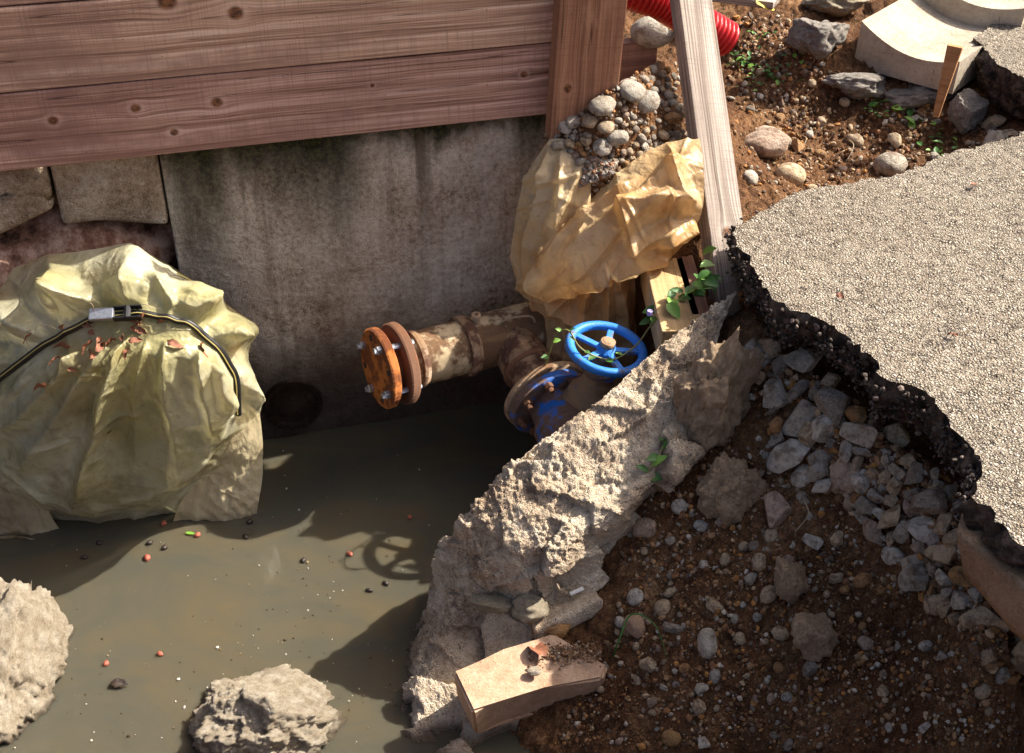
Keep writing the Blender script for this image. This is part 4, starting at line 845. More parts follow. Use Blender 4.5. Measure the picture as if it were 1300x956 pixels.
rock_at('rock', 1228, 152, 52, 58, 'pointed grey conglomerate rock right of the wooden stake', 'rock', MT['greylump'], 76, rough=.25, sub=5)
rock_at('conglomerate_lump', 1038, 52, 84, 56, 'grey concrete lump on the far bank left of the channel block', 'rock', MT['greylump'], 77, rough=.3, sub=5, sink=.3)
rock_at('concrete_lump', 1090, 112, 96, 34, 'grey crumbling concrete bedding under the channel block', 'rock', MT['greylump'], 78, rough=.3, sub=5, sink=.3)
rock_at('concrete_lump', 1170, 122, 110, 40, 'dark crumbling bedding behind the wooden stake', 'rock', MT['greylump'], 79, rough=.3, sub=5, sink=.4)
rock_at('rock', 1055, 8, 90, 36, 'pale concrete lump on the far bank at the top edge', 'rock', MT['pale'], 80, rough=.3, sub=5, sink=.3)
rock_at('flat_stone', 828, 41, 56, 40, 'smooth pale grey flat stone lying on the plank stub beside the post', 'stone', MT['s_grey'], 81, y=3.36, rough=.06, cuts=2)
for args, kw in (((12, 862, 190, 250, 'pale rough concrete rock at the left edge of the water'), dict(seed=82, dpx=210, rough=.16)), ((322, 915, 220, 120, 'pale yellowish rock breaking the water at the bottom'), dict(seed=84, dpx=180, rough=.14))):
    o = rock_at('shore_rock', *args[:4], args[4], 'rock', MT['shore'], z=.0, sub=6, cuts=10, **kw)
    V = np.array([v.co[:] for v in o.data.vertices]); nr = V / np.linalg.norm(V, axis=1, keepdims=True); f_ = facets(V[None] * .2, 70, .014, .3, kw['seed'])[0] * 5 * .7 + .05 * fbm(V, 16, 3, 5, .7) + .03 * fbm(V, 40, 2, 6); V = V + nr * f_[:, None]
    o.data.vertices.foreach_set('co', V.ravel()); o.data.update()

# ------------------------------------------------------------------ plastic sheets (small cloth solver)
def relax(P, fu, fv, pins, iters, closed=False, g=0.0, collide=None, amp=0.004, freq=30, seed=1, bend=0.25):
    X = P.copy(); nv, nu = X.shape[:2]; N = normals(X, closed)
    X = X + N * (amp * fbm(X, freq, 3, seed))[..., None] * (1 - pins)[..., None]
    w_ = (1 - pins)[..., None]; sets = []
    def pair(dv, du, f):
        A_ = np.roll(P, (-dv, -du), (0, 1)) if closed else None
        if closed: B = np.roll(P, -du, 1)[dv:]; A2 = P[:nv - dv]
        else:
            A2 = P[:nv - dv, max(0, -du):nu - max(0, du)]; B = P[dv:, max(0, du):nu - max(0, -du)]
        return np.linalg.norm(B - A2, axis=2) * f
    cs = [(0, 1, fu, 1.0), (1, 0, fv, 1.0), (1, 1, (fu + fv) / 2, .6), (1, -1, (fu + fv) / 2, .6), (0, 2, fu * .985, bend), (2, 0, fv * .985, bend), (0, 4, fu * .95, bend * .5), (4, 0, fv * .95, bend * .5)]
    cs = [(dv, du, pair(dv, du, f), k) for dv, du, f, k in cs]
    Vl = np.zeros_like(X)
    for it in range(iters):
        Xp = X.copy(); Vl *= .9; Vl[..., 2] -= g; X = X + Vl * w_
        for _ in range(4):
            acc = np.zeros_like(X); cnt = np.zeros(X.shape[:2]) + 1e-6
            for dv, du, L0, k in cs:
                if closed:
                    a = X[:nv - dv]; b = np.roll(X, -du, 1)[dv:]
                else:
                    sa = (slice(0, nv - dv), slice(max(0, -du), nu - max(0, du))); sb = (slice(dv, nv), slice(max(0, du), nu - max(0, -du))); a = X[sa]; b = X[sb]
                d = b - a; l = np.linalg.norm(d, axis=2) + 1e-9; c = (d * ((l - L0) / l * .5 * k)[..., None])
                if closed:
                    acc[:nv - dv] += c; t = np.zeros_like(X); t[dv:] = -c; acc += np.roll(t, du, 1); cnt[:nv - dv] += k; t2 = np.zeros(X.shape[:2]); t2[dv:] = k; cnt += np.roll(t2, du, 1)
                else:
                    acc[sa] += c; acc[sb] -= c; cnt[sa] += k; cnt[sb] += k
            X = X + acc / cnt[..., None] * 1.6 * w_
        if collide is not None: X = collide(X)
        Vl = X - Xp
    return X
def scr_of(G):
    r = G - C0; return r @ RT / (r @ FW) * FPX + 650, 478 - r @ UP / (r @ FW) * FPX
def ridges(G, L):
    """sharp fold lines laid out along the film: (x0, y0, x1, y1, height, width, growth)"""
    sx, sy = scr_of(G); f = np.zeros(sx.shape)
    wx = 9 * fbm(G, 6, 2, 71); wy = 9 * fbm(G, 6, 2, 73); sx = sx + wx; sy = sy + wy
    for x0, y0, x1, y1, amp, w_, gr in L:
        dx, dy = x1 - x0, y1 - y0; l = math.hypot(dx, dy); t = ((sx - x0) * dx + (sy - y0) * dy) / l / l; sd_ = ((sx - x0) * dy - (sy - y0) * dx) / l
        wt = w_ * (1 - gr + gr * 1.6 * np.clip(t, 0, 1)); asym = np.where(sd_ > 0, 1.0, .55)
        f += amp * np.maximum(0, 1 - (np.abs(sd_) / (wt * asym * 2.0))) ** 1.5 * np.clip((t + .02) / .15, 0, 1) * np.clip((1.04 - t) / .25, 0, 1)
    return f
def creases(G, n, amp, wpx, seed):
    rg = random.Random(seed); sx, sy = scr_of(G); L = []; x0, x1, y0, y1 = sx.min(), sx.max(), sy.min(), sy.max()
    for _ in range(n):
        x, y, an, l = rg.uniform(x0, x1), rg.uniform(y0, y1), rg.uniform(0, 6.28), rg.uniform(25, 80); L.append((x, y, x + l * math.cos(an), y + l * math.sin(an), amp * rg.uniform(-1, 1.4), wpx * rg.uniform(.6, 1.6), .2))
    return ridges(G, L)
def wrinkle(G, amp, freq, seed):
    return amp * ((.5 - np.abs(fbm(G, freq, 2, seed)) * 1.6) + .5 * (.5 - np.abs(fbm(G, freq * 2.4, 2, seed + 7)) * 1.6))
# left: a capped pipe end wrapped in film
def ring(pts, n, cen):
    W_ = np.array([Y(*p) for p in pts]); a = np.unwrap([math.atan2(cen[1] - p[1], p[0] - cen[0]) for p in pts])
    a = np.array(a); o = np.argsort(a); a = a[o]; W_ = W_[o]
    aa = np.r_[a - 2 * math.pi, a, a + 2 * math.pi]; ww = np.r_[W_, W_, W_]; th = np.linspace(0, 2 * math.pi, n, endpoint=False)
    return np.stack([np.interp(th, aa, ww[:, k]) for k in range(3)], 1)
CEN = (140, 545); NU = 420
rim = ring([(288, 530, 2.50), (288, 490, 2.50), (272, 458, 2.50), (230, 444, 2.50), (180, 440, 2.50), (120, 447, 2.50), (60, 462, 2.51), (0, 500, 2.52), (-30, 560, 2.53), (-5, 612, 2.52), (50, 643, 2.51), (130, 654, 2.50), (210, 632, 2.50), (262, 585, 2.50)], NU, CEN)
shoulder = ring([(300, 530, 2.58), (298, 480, 2.58), (278, 445, 2.57), (240, 412, 2.565), (180, 398, 2.56), (120, 405, 2.56), (55, 440, 2.56), (-10, 490, 2.57), (-45, 560, 2.58), (-20, 620, 2.58), (50, 655, 2.57), (130, 662, 2.57), (215, 642, 2.57), (272, 592, 2.58)], NU, CEN)
flare1 = ring([(322, 540, 2.68), (318, 470, 2.66), (300, 415, 2.66), (250, 365, 2.65), (190, 345, 2.65), (110, 350, 2.65), (30, 375, 2.65), (-60, 450, 2.66), (-90, 560, 2.68), (-60, 650, 2.68), (50, 690, 2.66), (140, 700, 2.66), (240, 680, 2.66), (312, 620, 2.68)], NU, CEN)
back = ring([(331, 560, 2.74), (330, 510, 2.74), (318, 455, 2.74), (327, 413, 2.76), (270, 372, 2.76), (215, 335, 2.76), (165, 307, 2.76), (60, 322, 2.76), (0, 346, 2.75), (-90, 420, 2.74), (-130, 550, 2.74), (-100, 670, 2.74), (50, 720, 2.72), (140, 730, 2.72), (250, 700, 2.72), (326, 632, 2.74)], NU, CEN)
cen = np.array(Y(140, 545, 2.49)); m1 = cen + (rim - cen) * .45; m1[:, 1] = 2.482; m0 = np.repeat(cen[None], NU, 0) + (rim - cen) * .02
CPb = np.array([m0, m1, cen + (rim - cen) * .85 + np.array([0, -.012, 0]), rim, shoulder, flare1, back])
tz = np.array([0, .2, .36, .43, .55, .78, 1.0]); NVb = 190
def interp_rows(CPx, tz, n):
    t = np.linspace(0, 1, n); out = np.zeros((n, CPx.shape[1], 3)); cpt = np.interp(t, tz, np.arange(len(tz)))
    for i, c in enumerate(cpt):
        k = min(int(c), len(tz) - 2); f = c - k; p = lambda j: CPx[min(max(j, 0), len(tz) - 1)]
        p0, p1, p2, p3 = p(k - 1), p(k), p(k + 1), p(k + 2)
        out[i] = .5 * (2 * p1 + (-p0 + p2) * f + (2 * p0 - 5 * p1 + 4 * p2 - p3) * f * f + (-p0 + 3 * p1 - 3 * p2 + p3) * f ** 3)
    return out
Bg = interp_rows(CPb, tz, NVb); tv = np.linspace(0, 1, NVb)
N = normals(Bg, True); th = np.linspace(0, 2 * math.pi, NU, endpoint=False)
if (N[110, 105] @ (Bg[110, 105] - cen)) < 0: N = -N
Core = Bg.copy()
ks = int(.55 * NVb); env_b = np.clip((tv - .56) / .12, 0, 1)[:, None]; env_f = np.clip((.53 - tv) / .07, 0, 1)[:, None]
FRONT = [(162, 430, 90, 645, .050, 17, .75), (140, 438, 20, 600, .024, 20, .7), (205, 436, 232, 620, .022, 22, .7), (248, 448, 276, 560, .026, 15, .6), (108, 448, 0, 548, .034, 16, .6), (180, 434, 170, 600, .010, 10, .7), (268, 462, 292, 525, .024, 10, .5)]
FLARE = [(162, 398, 178, 296, .055, 30, .5), (232, 408, 300, 352, .045, 30, .5), (262, 430, 342, 420, .05, 22, .5), (292, 480, 345, 530, .035, 26, .4), (112, 405, 55, 318, .045, 28, .5), (66, 366, 128, 386, .042, 12, .2), (60, 432, -30, 365, .05, 24, .6), (18, 470, -60, 430, .04, 24, .5), (190, 345, 222, 402, .022, 12, .2), (82, 398, 60, 360, .03, 9, .3)]
hem = 1 - .9 * np.clip((tv - .72) / .28, 0, 1)[:, None] ** .8
Bg2 = Bg + N * (env_b * (ridges(Bg, FLARE) * 1.5 * hem - .008 + wrinkle(Bg, .010, 4.5, 44) * (.35 + .65 * hem)) + env_f * (ridges(Bg, FRONT) * 1.45 - .006 + wrinkle(Bg, .009, 6, 45)) + creases(Bg, 110, .008, 6, 3) * (.2 + .8 * hem))[..., None]
bagL = empty('wrapped_pipe_end', (float(cen[0]), float(cen[1]), 0)); tag(bagL, 'large round pipe end wrapped in cream plastic film tied with a strap, standing in water', 'wrapped pipe')
def child_of(o, root):
    o.parent = root; o.matrix_parent_inverse = Matrix.Translation(root.location).inverted(); return o
film = child_of(grid_obj('plastic_film', Bg2, MT['film_a'], closed=True), bagL)
axc = np.array([cen[0], 0, cen[2]]); Cr = Core[10::3, ::3].copy(); Cr[..., 0] = axc[0] + (Cr[..., 0] - axc[0]) * .93; Cr[..., 2] = axc[2] + (Cr[..., 2] - axc[2]) * .93; Cr[..., 1] += .035
n = NT('muddy_green_pipe'); cmat = n.fin(n.ramp(n.noise(5, 5, .65), [(.35, (.035, .05, .035)), (.5, (.12, .10, .035)), (.65, (.22, .12, .04))]), .6)
child_of(grid_obj('pipe_core', Cr, cmat, closed=True), bagL)
# right lower flap hanging into the water
CPf = [[Y(300, 500, 2.64), Y(318, 515, 2.66), Y(330, 525, 2.68)], [Y(288, 560, 2.60), Y(315, 565, 2.63), Y(333, 570, 2.66)], [Y(240, 615, 2.58), Y(290, 610, 2.60), Y(331, 605, 2.63)], [Y(220, 655, 2.57), Y(285, 645, 2.58), Y(325, 640, 2.60)], [Y(215, 680, 2.57), Y(285, 680, 2.58), Y(325, 680, 2.60)]]
Gf = bicubic(CPf, 60, 40); pf = np.zeros((60, 40)); pf[0] = 1; pf[-1] = 1
child_of(grid_obj('film_flap', relax(Gf, 1.08, 1.02, pf, 16, g=.0002, amp=.012, freq=12, seed=8), MT['film_d']), bagL)
CPf = [[Y(-40, 590, 2.56), Y(10, 600, 2.54), Y(60, 645, 2.54)], [Y(-40, 640, 2.54), Y(15, 640, 2.53), Y(80, 670, 2.54)], [Y(-40, 690, 2.50), Y(20, 680, 2.50), Y(100, 700, 2.50)]]
Gf = bicubic(CPf, 40, 40); pf = np.zeros((40, 40)); pf[0] = 1; pf[-1] = 1
child_of(grid_obj('film_flap', relax(Gf, 1.10, 1.02, pf, 30, g=.0002, amp=.008, freq=16, seed=9), MT['film_d']), bagL)
# strap and ratchet
kk = [i for i in range(NU)]
sr = Bg2[ks] + N[ks] * .006
i0 = int(NU * 0.02); i1 = int(NU * .60)
st_pts = np.array([sr[i] for i in range(i0, i1, 5)])
strap = child_of(tube('strap', st_pts, .0085, MT['black'], None, 8, 150), bagL)
tube('strap_cord', st_pts + np.array([0, -.010, .006]), .0016, MT['strapyellow'], strap, 6, 150).matrix_parent_inverse = strap.matrix_world.inverted()
bi = min(range(i0, i1), key=lambda i: abs(((sr[i] - C0) @ RT) / ((sr[i] - C0) @ FW) * FPX + 650 - 148)); bp = sr[bi]; bt_ = sr[bi - 9] - sr[bi + 9]
Mb = Matrix.LocRotScale(Vector(bp + np.array([0, -.012, .012])), frame((0, -.5, .85), bt_).to_quaternion(), None)
bm = bmesh.new(); box_bm(bm, .058, .030, .014, Matrix.Translation((-.03, 0, 0)), .003); buckle = bm_obj('ratchet_buckle', bm, MT['zinc']); buckle.matrix_world = Mb; child_of(buckle, bagL)
bm = bmesh.new(); box_bm(bm, .065, .004, .018, Matrix.Translation((.03, .015, 0)), .001); box_bm(bm, .065, .004, .018, Matrix.Translation((.03, -.015, 0)), .001)
bmesh.ops.create_cone(bm, cap_ends=True, segments=10, radius1=.009, radius2=.009, depth=.03, matrix=Matrix.Translation((.03, 0, .002)) @ Matrix.Rotation(R(90), 4, 'X'))
buckle2 = bm_obj('ratchet_drum', bm, MT['black']); buckle2.matrix_world = Mb; child_of(buckle2, bagL)

# right: amber sheet over the wall end
sheet = empty('plastic_sheet', tuple(Y(760, 330, 3.0))); tag(sheet, 'crumpled amber plastic sheet draped over the end of the concrete wall by the prop', 'plastic sheet')
def outward(G):
    n_ = normals(G); k_ = G.shape; return -n_ if (n_[k_[0] // 2, k_[1] // 2] @ (C0 - G[k_[0] // 2, k_[1] // 2])) < 0 else n_
A_ = [[(888, 176, 3.07), (842, 184, 3.07), (794, 212, 3.03), (742, 264, 2.985), (684, 328, 2.93)],
      [(892, 200, 2.99), (840, 208, 3.00), (790, 236, 2.975), (735, 284, 2.945), (674, 343, 2.905)],
      [(894, 245, 2.93), (832, 250, 2.91), (780, 272, 2.90), (726, 310, 2.895), (666, 357, 2.885)],
      [(882, 290, 2.91), (824, 294, 2.865), (768, 304, 2.865), (722, 332, 2.87), (667, 370, 2.88)],
      [(850, 326, 2.91), (808, 324, 2.875), (765, 326, 2.88), (730, 348, 2.89), (692, 382, 2.90)],
      [(832, 318, 2.99), (796, 316, 2.97), (760, 322, 2.95), (730, 352, 2.95), (702, 382, 2.94)]]
G = bicubic([[Y(*p) for p in r] for r in A_], 170, 220)
TOPF = [(888, 192, 690, 356, .034, 13, .1), (868, 236, 690, 366, .026, 11, .1), (890, 250, 790, 268, .034, 13, .2), (848, 200, 874, 268, .026, 12, .1), (812, 222, 690, 338, .022, 10, .1), (866, 280, 715, 350, .030, 12, .1), (796, 262, 812, 318, .026, 9, .1), (852, 318, 772, 324, .034, 10, .0), (880, 285, 838, 304, .03, 11, .1), (775, 322, 695, 372, .026, 8, .1), (752, 262, 684, 338, .016, 7, .1)]
G = G + outward(G) * (ridges(G, TOPF) * 1.35 + wrinkle(G, .006, 6, 46) + creases(G, 45, .007, 5, 4))[..., None]
child_of(grid_obj('folded_top', G, MT['film_b']), sheet)
B_ = [[(698, 176, 3.06), (722, 178, 3.05), (750, 196, 3.03)], [(666, 228, 3.04), (705, 232, 2.99), (750, 240, 2.995)], [(653, 285, 3.02), (692, 285, 2.955), (745, 285, 2.97)], [(650, 340, 3.0), (684, 338, 2.93), (722, 338, 2.94)], [(666, 378, 2.96), (686, 384, 2.92), (712, 382, 2.93)]]
G = bicubic([[Y(*p) for p in r] for r in B_], 130, 90)
G = G + outward(G) * (ridges(G, [(700, 182, 662, 372, .022, 9, .2), (715, 190, 690, 370, .024, 9, .2), (668, 235, 700, 225, .02, 8, .1), (735, 215, 690, 300, .02, 8, .2), (672, 245, 735, 222, .014, 5, .1), (745, 250, 700, 350, .018, 7, .2)]) + wrinkle(G, .006, 6, 47) + creases(G, 24, .007, 5, 5))[..., None]
child_of(grid_obj('back_flap', G, MT['film_b']), sheet)
C_ = [[(672, 366, 2.93), (708, 362, 2.92), (748, 340, 2.92), (785, 325, 2.93), (806, 322, 2.97)], [(675, 405, 2.96), (712, 405, 2.92), (750, 395, 2.91), (785, 380, 2.92), (805, 365, 2.96)], [(684, 445, 2.95), (718, 450, 2.91), (752, 445, 2.90), (785, 430, 2.91), (806, 410, 2.95)], [(700, 500, 2.93), (730, 510, 2.89), (758, 515, 2.88), (785, 500, 2.89), (808, 480, 2.93)]]
G = bicubic([[Y(*p) for p in r] for r in C_], 130, 150)
G = G + outward(G) * (ridges(G, [(742, 355, 735, 480, .035, 11, .4), (770, 335, 768, 480, .04, 12, .4), (690, 378, 740, 420, .03, 9, .1), (700, 385, 700, 470, .03, 11, .3), (755, 350, 700, 395, .03, 9, .1), (785, 332, 795, 470, .025, 10, .3), (720, 400, 718, 480, .02, 7, .2)]) + wrinkle(G, .010, 8, 48) + creases(G, 24, .006, 6, 6))[..., None]
child_of(grid_obj('hanging_skirt', G, MT['film_c']), sheet)
# small gravel lying in the fold
P = []; Cc = []; Sz = []
pal = [(.3, .2, .13), (.42, .34, .26), (.25, .22, .2), (.5, .45, .38), (.34, .16, .08)]
for _ in range(420):
    u, v = random.random(), random.random(); px = 735 + 42 * u + 8 * v; py = 232 - 28 * v + (18 * u - 6) * (1 - v) * -1
    p = Y(px, py, 2.985 - .01 * random.random() + .04 * v); P.append(p); Sz.append(random.uniform(.003, .009)); Cc.append(np.array(random.choice(pal)) * random.uniform(.6, 1.1))
o = grains('gravel_in_fold', P, Sz, Cc, MT['grains'], seed=5); tag(o, 'handful of small gravel caught in the fold of the amber sheet', 'gravel')

# ------------------------------------------------------------------ boards under the sheet
def board_px(name, a, b, wd, th, z, mat, label):
    p, q = Z(*a, z), Z(*b, z); ax = Vector(q - p); bm = bmesh.new(); box_bm(bm, ax.length, wd, th, Matrix(), .004)
    o = bm_obj(name, bm, mat); M = frame((0, 0, 1), ax).to_4x4(); M.translation = Vector((p + q) / 2) - Vector((0, 0, th / 2)); o.matrix_world = M; return tag(o, label, 'board')
board_px('board', (840, 318), (868, 420), .105, .10, .60, MT['board'], 'short pale board jutting out from under the amber sheet')
board_px('board', (862, 305), (890, 400), .05, .08, .60, MT['dull_board'], 'dull brown board between the pale board and the leaning prop')
rock_at('rock', 893, 285, 50, 80, 'brown earth-stained stone behind the leaning prop', 'rock', MT['lump'], 86, y=3.05, rough=.2)

# ------------------------------------------------------------------ pipework with gate valve
F0 = np.array([-.349, 2.75, .37]); a = np.array([.874, .485, -.035]); a /= np.linalg.norm(a)
asm = empty('valve_pipework', (0, 2.9, 0.3)); tag(asm, 'rusty water pipe tee with orange blind flange and blue gate valve above the dark water', 'pipework')
def part(o): return child_of(o, asm)
def sub(o, par): o.parent = par; o.matrix_parent_inverse = par.matrix_world.inverted(); return o
def rel_tag(o, l): o['label'] = l; return o
def flange(name, o_, ax, r, t0, t1, mat, hole=0.0, rough=.0):
    ch = .004; prof = [(hole, t0), (r - ch, t0), (r, t0 + ch), (r, t1 - ch), (r - ch, t1), (hole, t1)]
    return part(lathe(name, prof, mat, None, 56, o_, ax))
bpy.context.view_layer.update()
bf = rel_tag(flange('blind_flange', F0, a, .109, -.006, .018, MT['orange']), 'orange rusted blind flange')
f2 = flange('pipe_flange', F0, a, .111, .046, .072, MT['rust'], .05)
Mf = np.array(frame(a, (0, 0, 1)))
for k_ in range(8):
    q = 2 * math.pi * (k_ + .5) / 8; c = F0 + Mf @ np.array([math.cos(q) * .084, math.sin(q) * .084, 0])
    if k_ % 2 == 0:
        bo = hexprism(.0125, .014, Matrix.Translation(Vector(c - a * .012)) @ frame(a).to_4x4()); bh = bm_obj('bolt', bo, MT['zinc']); sub(bh, bf)
        sh = lathe('bolt_shank', [(0, -.026), (.0075, -.026), (.0075, .085), (0, .085)], MT['zinc'], None, 12, c, a); sub(sh, bf)
    else:
        hl = lathe('bolt_hole', [(0.0, -.0072), (.0085, -.0074), (.0092, -.004)], MT['black'], None, 14, c, a); sub(hl, bf)
part(lathe('gasket_spool', [(.058, .016), (.055, .05)], MT['rust'], None, 40, F0, a))
def pipe_piece(name, prof, mat, o_=F0, ax=a, seed=3, seg=56):
    G0 = []; M_ = np.array(frame(ax)); prof = np.array(prof); L_ = []
    for (r0, t0), (r1, t1) in zip(prof[:-1], prof[1:]):
        m = max(2, int(math.hypot(r1 - r0, t1 - t0) / .008) + 1)
        L_ += [(r0 + (r1 - r0) * i / (m - 1), t0 + (t1 - t0) * i / (m - 1)) for i in range(m)]
    G0 = np.array([[np.asarray(o_) + M_ @ np.array([r * math.cos(q), r * math.sin(q), t]) for q in np.linspace(0, 2 * math.pi, seg, endpoint=False)] for r, t in L_])
    cc = np.asarray(o_) + (G0 - np.asarray(o_)) @ ax / (ax @ ax) * 0 if False else None
    rel = G0 - np.asarray(o_); axial = (rel @ np.asarray(ax))[..., None] * np.asarray(ax); rad = rel - axial; ln = np.linalg.norm(rad, axis=2, keepdims=True) + 1e-9
    G0 = G0 + rad / ln * (.0022 * fbm(G0, 45, 4, seed))[..., None] * (ln > .01)
    return part(grid_obj(name, G0, mat, closed=True))
pipe_piece('pipe_neck', [(.056, .07), (.062, .075), (.066, .098)], MT['pipe'], seed=4)
pipe_piece('collar', [(.066, .098), (.077, .099), (.079, .107), (.075, .118), (.07, .119)], MT['muddy'], seed=5)
pipe_piece('pipe', [(.0735, .117), (.074, .238)], MT['pipe'], seed=6)
pipe_piece('collar', [(.074, .236), (.083, .238), (.085, .252), (.082, .268), (.074, .27)], MT['muddy'], seed=7)
pipe_piece('tee_body', [(.075, .268), (.076, .39), (.075, .62)], MT['pipe'], seed=8)
nb = F0 + a * .29 + np.array([.0, -.012, .078]); part(lathe('bleed_nipple', [(.011, -.02), (.011, .010), (.013, .012), (.013, .022), (.007, .024), (.006, .012), (0, .012)], MT['rustlight'], None, 16, nb, (.0, -.15, 1)))
b = np.array([.43, -.857, -.26]); b /= np.linalg.norm(b); T0 = F0 + a * .385
pipe_piece('branch_pipe', [(.066, .02), (.068, .10), (.066, .20), (.070, .232)], MT['muddy'], T0, b, 9)
pipe_piece('branch_collar', [(.066, .128), (.073, .129), (.073, .14), (.066, .142)], MT['rust'], T0, b, 10)
nb = T0 + b * .16 + np.array([.02, -.01, .066]); part(lathe('bleed_nipple', [(.010, -.02), (.010, .010), (.013, .012), (.013, .018), (.007, .02), (.006, .01), (0, .01)], MT['rust'], None, 16, nb, (.3, -.15, 1)))
part(tube('wire', [T0 + np.array([-.03, -.05, .055]), T0 + np.array([.0, -.055, .085]), T0 + np.array([.06, -.04, .085]), T0 + np.array([.075, -.03, .06])], .003, MT['root']))
flange('valve_mating_flange', T0, b, .118, .222, .240, MT['rustlight'], .05)
vf = rel_tag(flange('valve_flange', T0, b, .112, .246, .268, MT['blue_dirty']), 'blue valve flange')
Mb_ = np.array(frame(b, (0, 0, 1)))
for k_ in range(8):
    q = 2 * math.pi * (k_ + .35) / 8; c = T0 + Mb_ @ np.array([math.cos(q) * .092, math.sin(q) * .092, 0]) + b * .268
    bo = hexprism(.0125, .016, Matrix.Translation(Vector(c + b * .008)) @ frame(b).to_4x4()); sub(bm_obj('bolt', bo, MT['rust']), vf)
    sub(lathe('bolt_shank', [(.0075, 0), (.0075, .028), (0, .028)], MT['rust'], None, 12, c, b), vf)
# valve body: ribbed, widening to the bonnet
vc = T0 + b * .36
pipe_piece('valve_body', [(.062, .266), (.066, .30), (.082, .335), (.088, .37), (.08, .41), (.06, .44), (.0, .45)], MT['blue_dirty'], T0, b, 11)
HW = np.array([.2355, 2.645, .50]); hn = np.array([.17, -.10, 1.0]); hn /= np.linalg.norm(hn)
base = HW - hn * .235
pipe_piece('bonnet', [(.0, -.03), (.085, -.03), (.09, .0), (.088, .03), (.080, .055), (.066, .09), (.05, .105), (.040, .135), (.036, .165), (.034, .17), (.0, .172)], MT['valve_mud'], base, hn, 12)
fl = pipe_piece('bonnet_flange', [(.05, .0), (.104, .002), (.106, .01), (.104, .02), (.06, .022)], MT['blue_dirty'], base, hn, 13)
pipe_piece('packing_gland', [(.036, .155), (.043, .157), (.043, .175), (.03, .178), (.014, .20)], MT['blue_dirty'], base, hn, 14)
part(lathe('stem', [(.011, .15), (.011, .255), (.013, .256), (.013, .262), (.0, .264)], MT['rustlight'], None, 14, base, hn))
hwr = part(lathe('handwheel', [(.082, -.006), (.088, -.011), (.098, -.012), (.104, -.006), (.104, .006), (.098, .011), (.088, .010), (.082, .005), (.082, -.006)], MT['blue'], None, 64, HW, hn, sharp=False)); hwr['label'] = 'bright blue handwheel'
Mh = frame(hn, (1, 0, 0))
for k_ in range(5):
    q = R(150 - 72 * k_); bm = bmesh.new(); box_bm(bm, .072, .017, .010, Matrix.Translation((.053, 0, -.004)), .003)
    o = bm_obj('spoke', bm, MT['blue']); o.matrix_world = Matrix.Translation(Vector(HW)) @ Mh.to_4x4() @ Matrix.Rotation(q, 4, 'Z'); o.parent = hwr; o.matrix_parent_inverse = Matrix()
hb = lathe('hub', [(.0, -.016), (.022, -.016), (.024, -.004), (.022, .010), (.014, .012)], MT['blue'], None, 24, HW, hn); o = hb; o.parent = hwr
nut = lathe('hub_nut', [(.019, .012), (.019, .024), (.012, .027), (.008, .026), (.007, .018), (0, .018)], MT['rustlight'], None, 12, HW, hn); nut.parent = hwr

# ------------------------------------------------------------------ red conduit, channel, stake
def corrugated(name, pts, r, mat, label):
    P_ = catmull(pts, 260); t = np.gradient(P_, axis=0); L_ = np.r_[0, np.cumsum(np.linalg.norm(np.diff(P_, axis=0), axis=1))]; t /= np.linalg.norm(t, axis=1, keepdims=True)
    G_ = []
    for p, d, l in zip(P_, t, L_):
        aa = np.cross(d, [0, 0, 1.]); aa /= np.linalg.norm(aa); bb = np.cross(d, aa); rr = r + .0045 * np.tanh(2.5 * math.sin(l * 2 * math.pi / .0155))
        G_.append([p + rr * (math.cos(q) * aa + math.sin(q) * bb) for q in np.linspace(0, 2 * math.pi, 24, endpoint=False)])
    return tag(grid_obj(name, np.array(G_), mat, closed=True), label, 'conduit')
corrugated('corrugated_conduit', [Y(745, -35, 3.62), Y(800, -12, 3.62), Y(840, 2, 3.64), Y(880, 25, 3.66), Y(926, 52, 3.68)], .050, MT['red'], 'red corrugated conduit passing behind the prop into the soil')
# concrete channel blocks
def channel(name, p, ang, label, H=.16, Wd=.36, L=.5, tilt=0.0):
    prof = [(0, 0), (Wd, 0), (Wd, H * .70)] + [(Wd * (1 - t), H * (.70 + .30 * t) - .048 * math.sin(math.pi * t) ** .9) for t in np.linspace(.04, .96, 18)] + [(0, H)]
    bm = bmesh.new(); f1 = [bm.verts.new((x, 0, z)) for x, z in prof]; f2 = [bm.verts.new((x, L, z)) for x, z in prof]; bm.faces.new(f1); bm.faces.new(f2[::-1]); n_ = len(prof)
    for i in range(n_): bm.faces.new([f1[i], f1[(i + 1) % n_], f2[(i + 1) % n_], f2[i]])
    bmesh.ops.bevel(bm, geom=[e for e in bm.edges if e.calc_face_angle(0) > .6], offset=.004, segments=2, affect='EDGES')
    o = bm_obj(name, bm, MT['channel']); o.location = Vector(p); o.rotation_euler = (tilt, R(2), ang); return tag(o, label, 'channel')
p = Z(1083, 84, .655); q = Z(1205, 110, .665); ang = math.atan2(q[1] - p[1], q[0] - p[0])
channel('concrete_channel', p, ang, 'pale concrete channel block with hollow sunlit top on the far bank')
dirv = np.array([-math.sin(ang), math.cos(ang), 0]); channel('concrete_channel', p + dirv * .36 + np.array([.06, .02, .07]), ang + .12, 'second concrete channel block lying on top behind the first', L=.5)
p = Y(1213, 58, 3.86); q = Y(1188, 148, 3.84); ax = Vector(p - q); bm = bmesh.new(); box_bm(bm, .035, .028, ax.length, Matrix.Translation((0, 0, ax.length / 2)), .002)
for v in bm.verts:
    f = v.co.z / ax.length; v.co.x *= .55 + .8 * f; v.co.y *= .6 + .5 * f
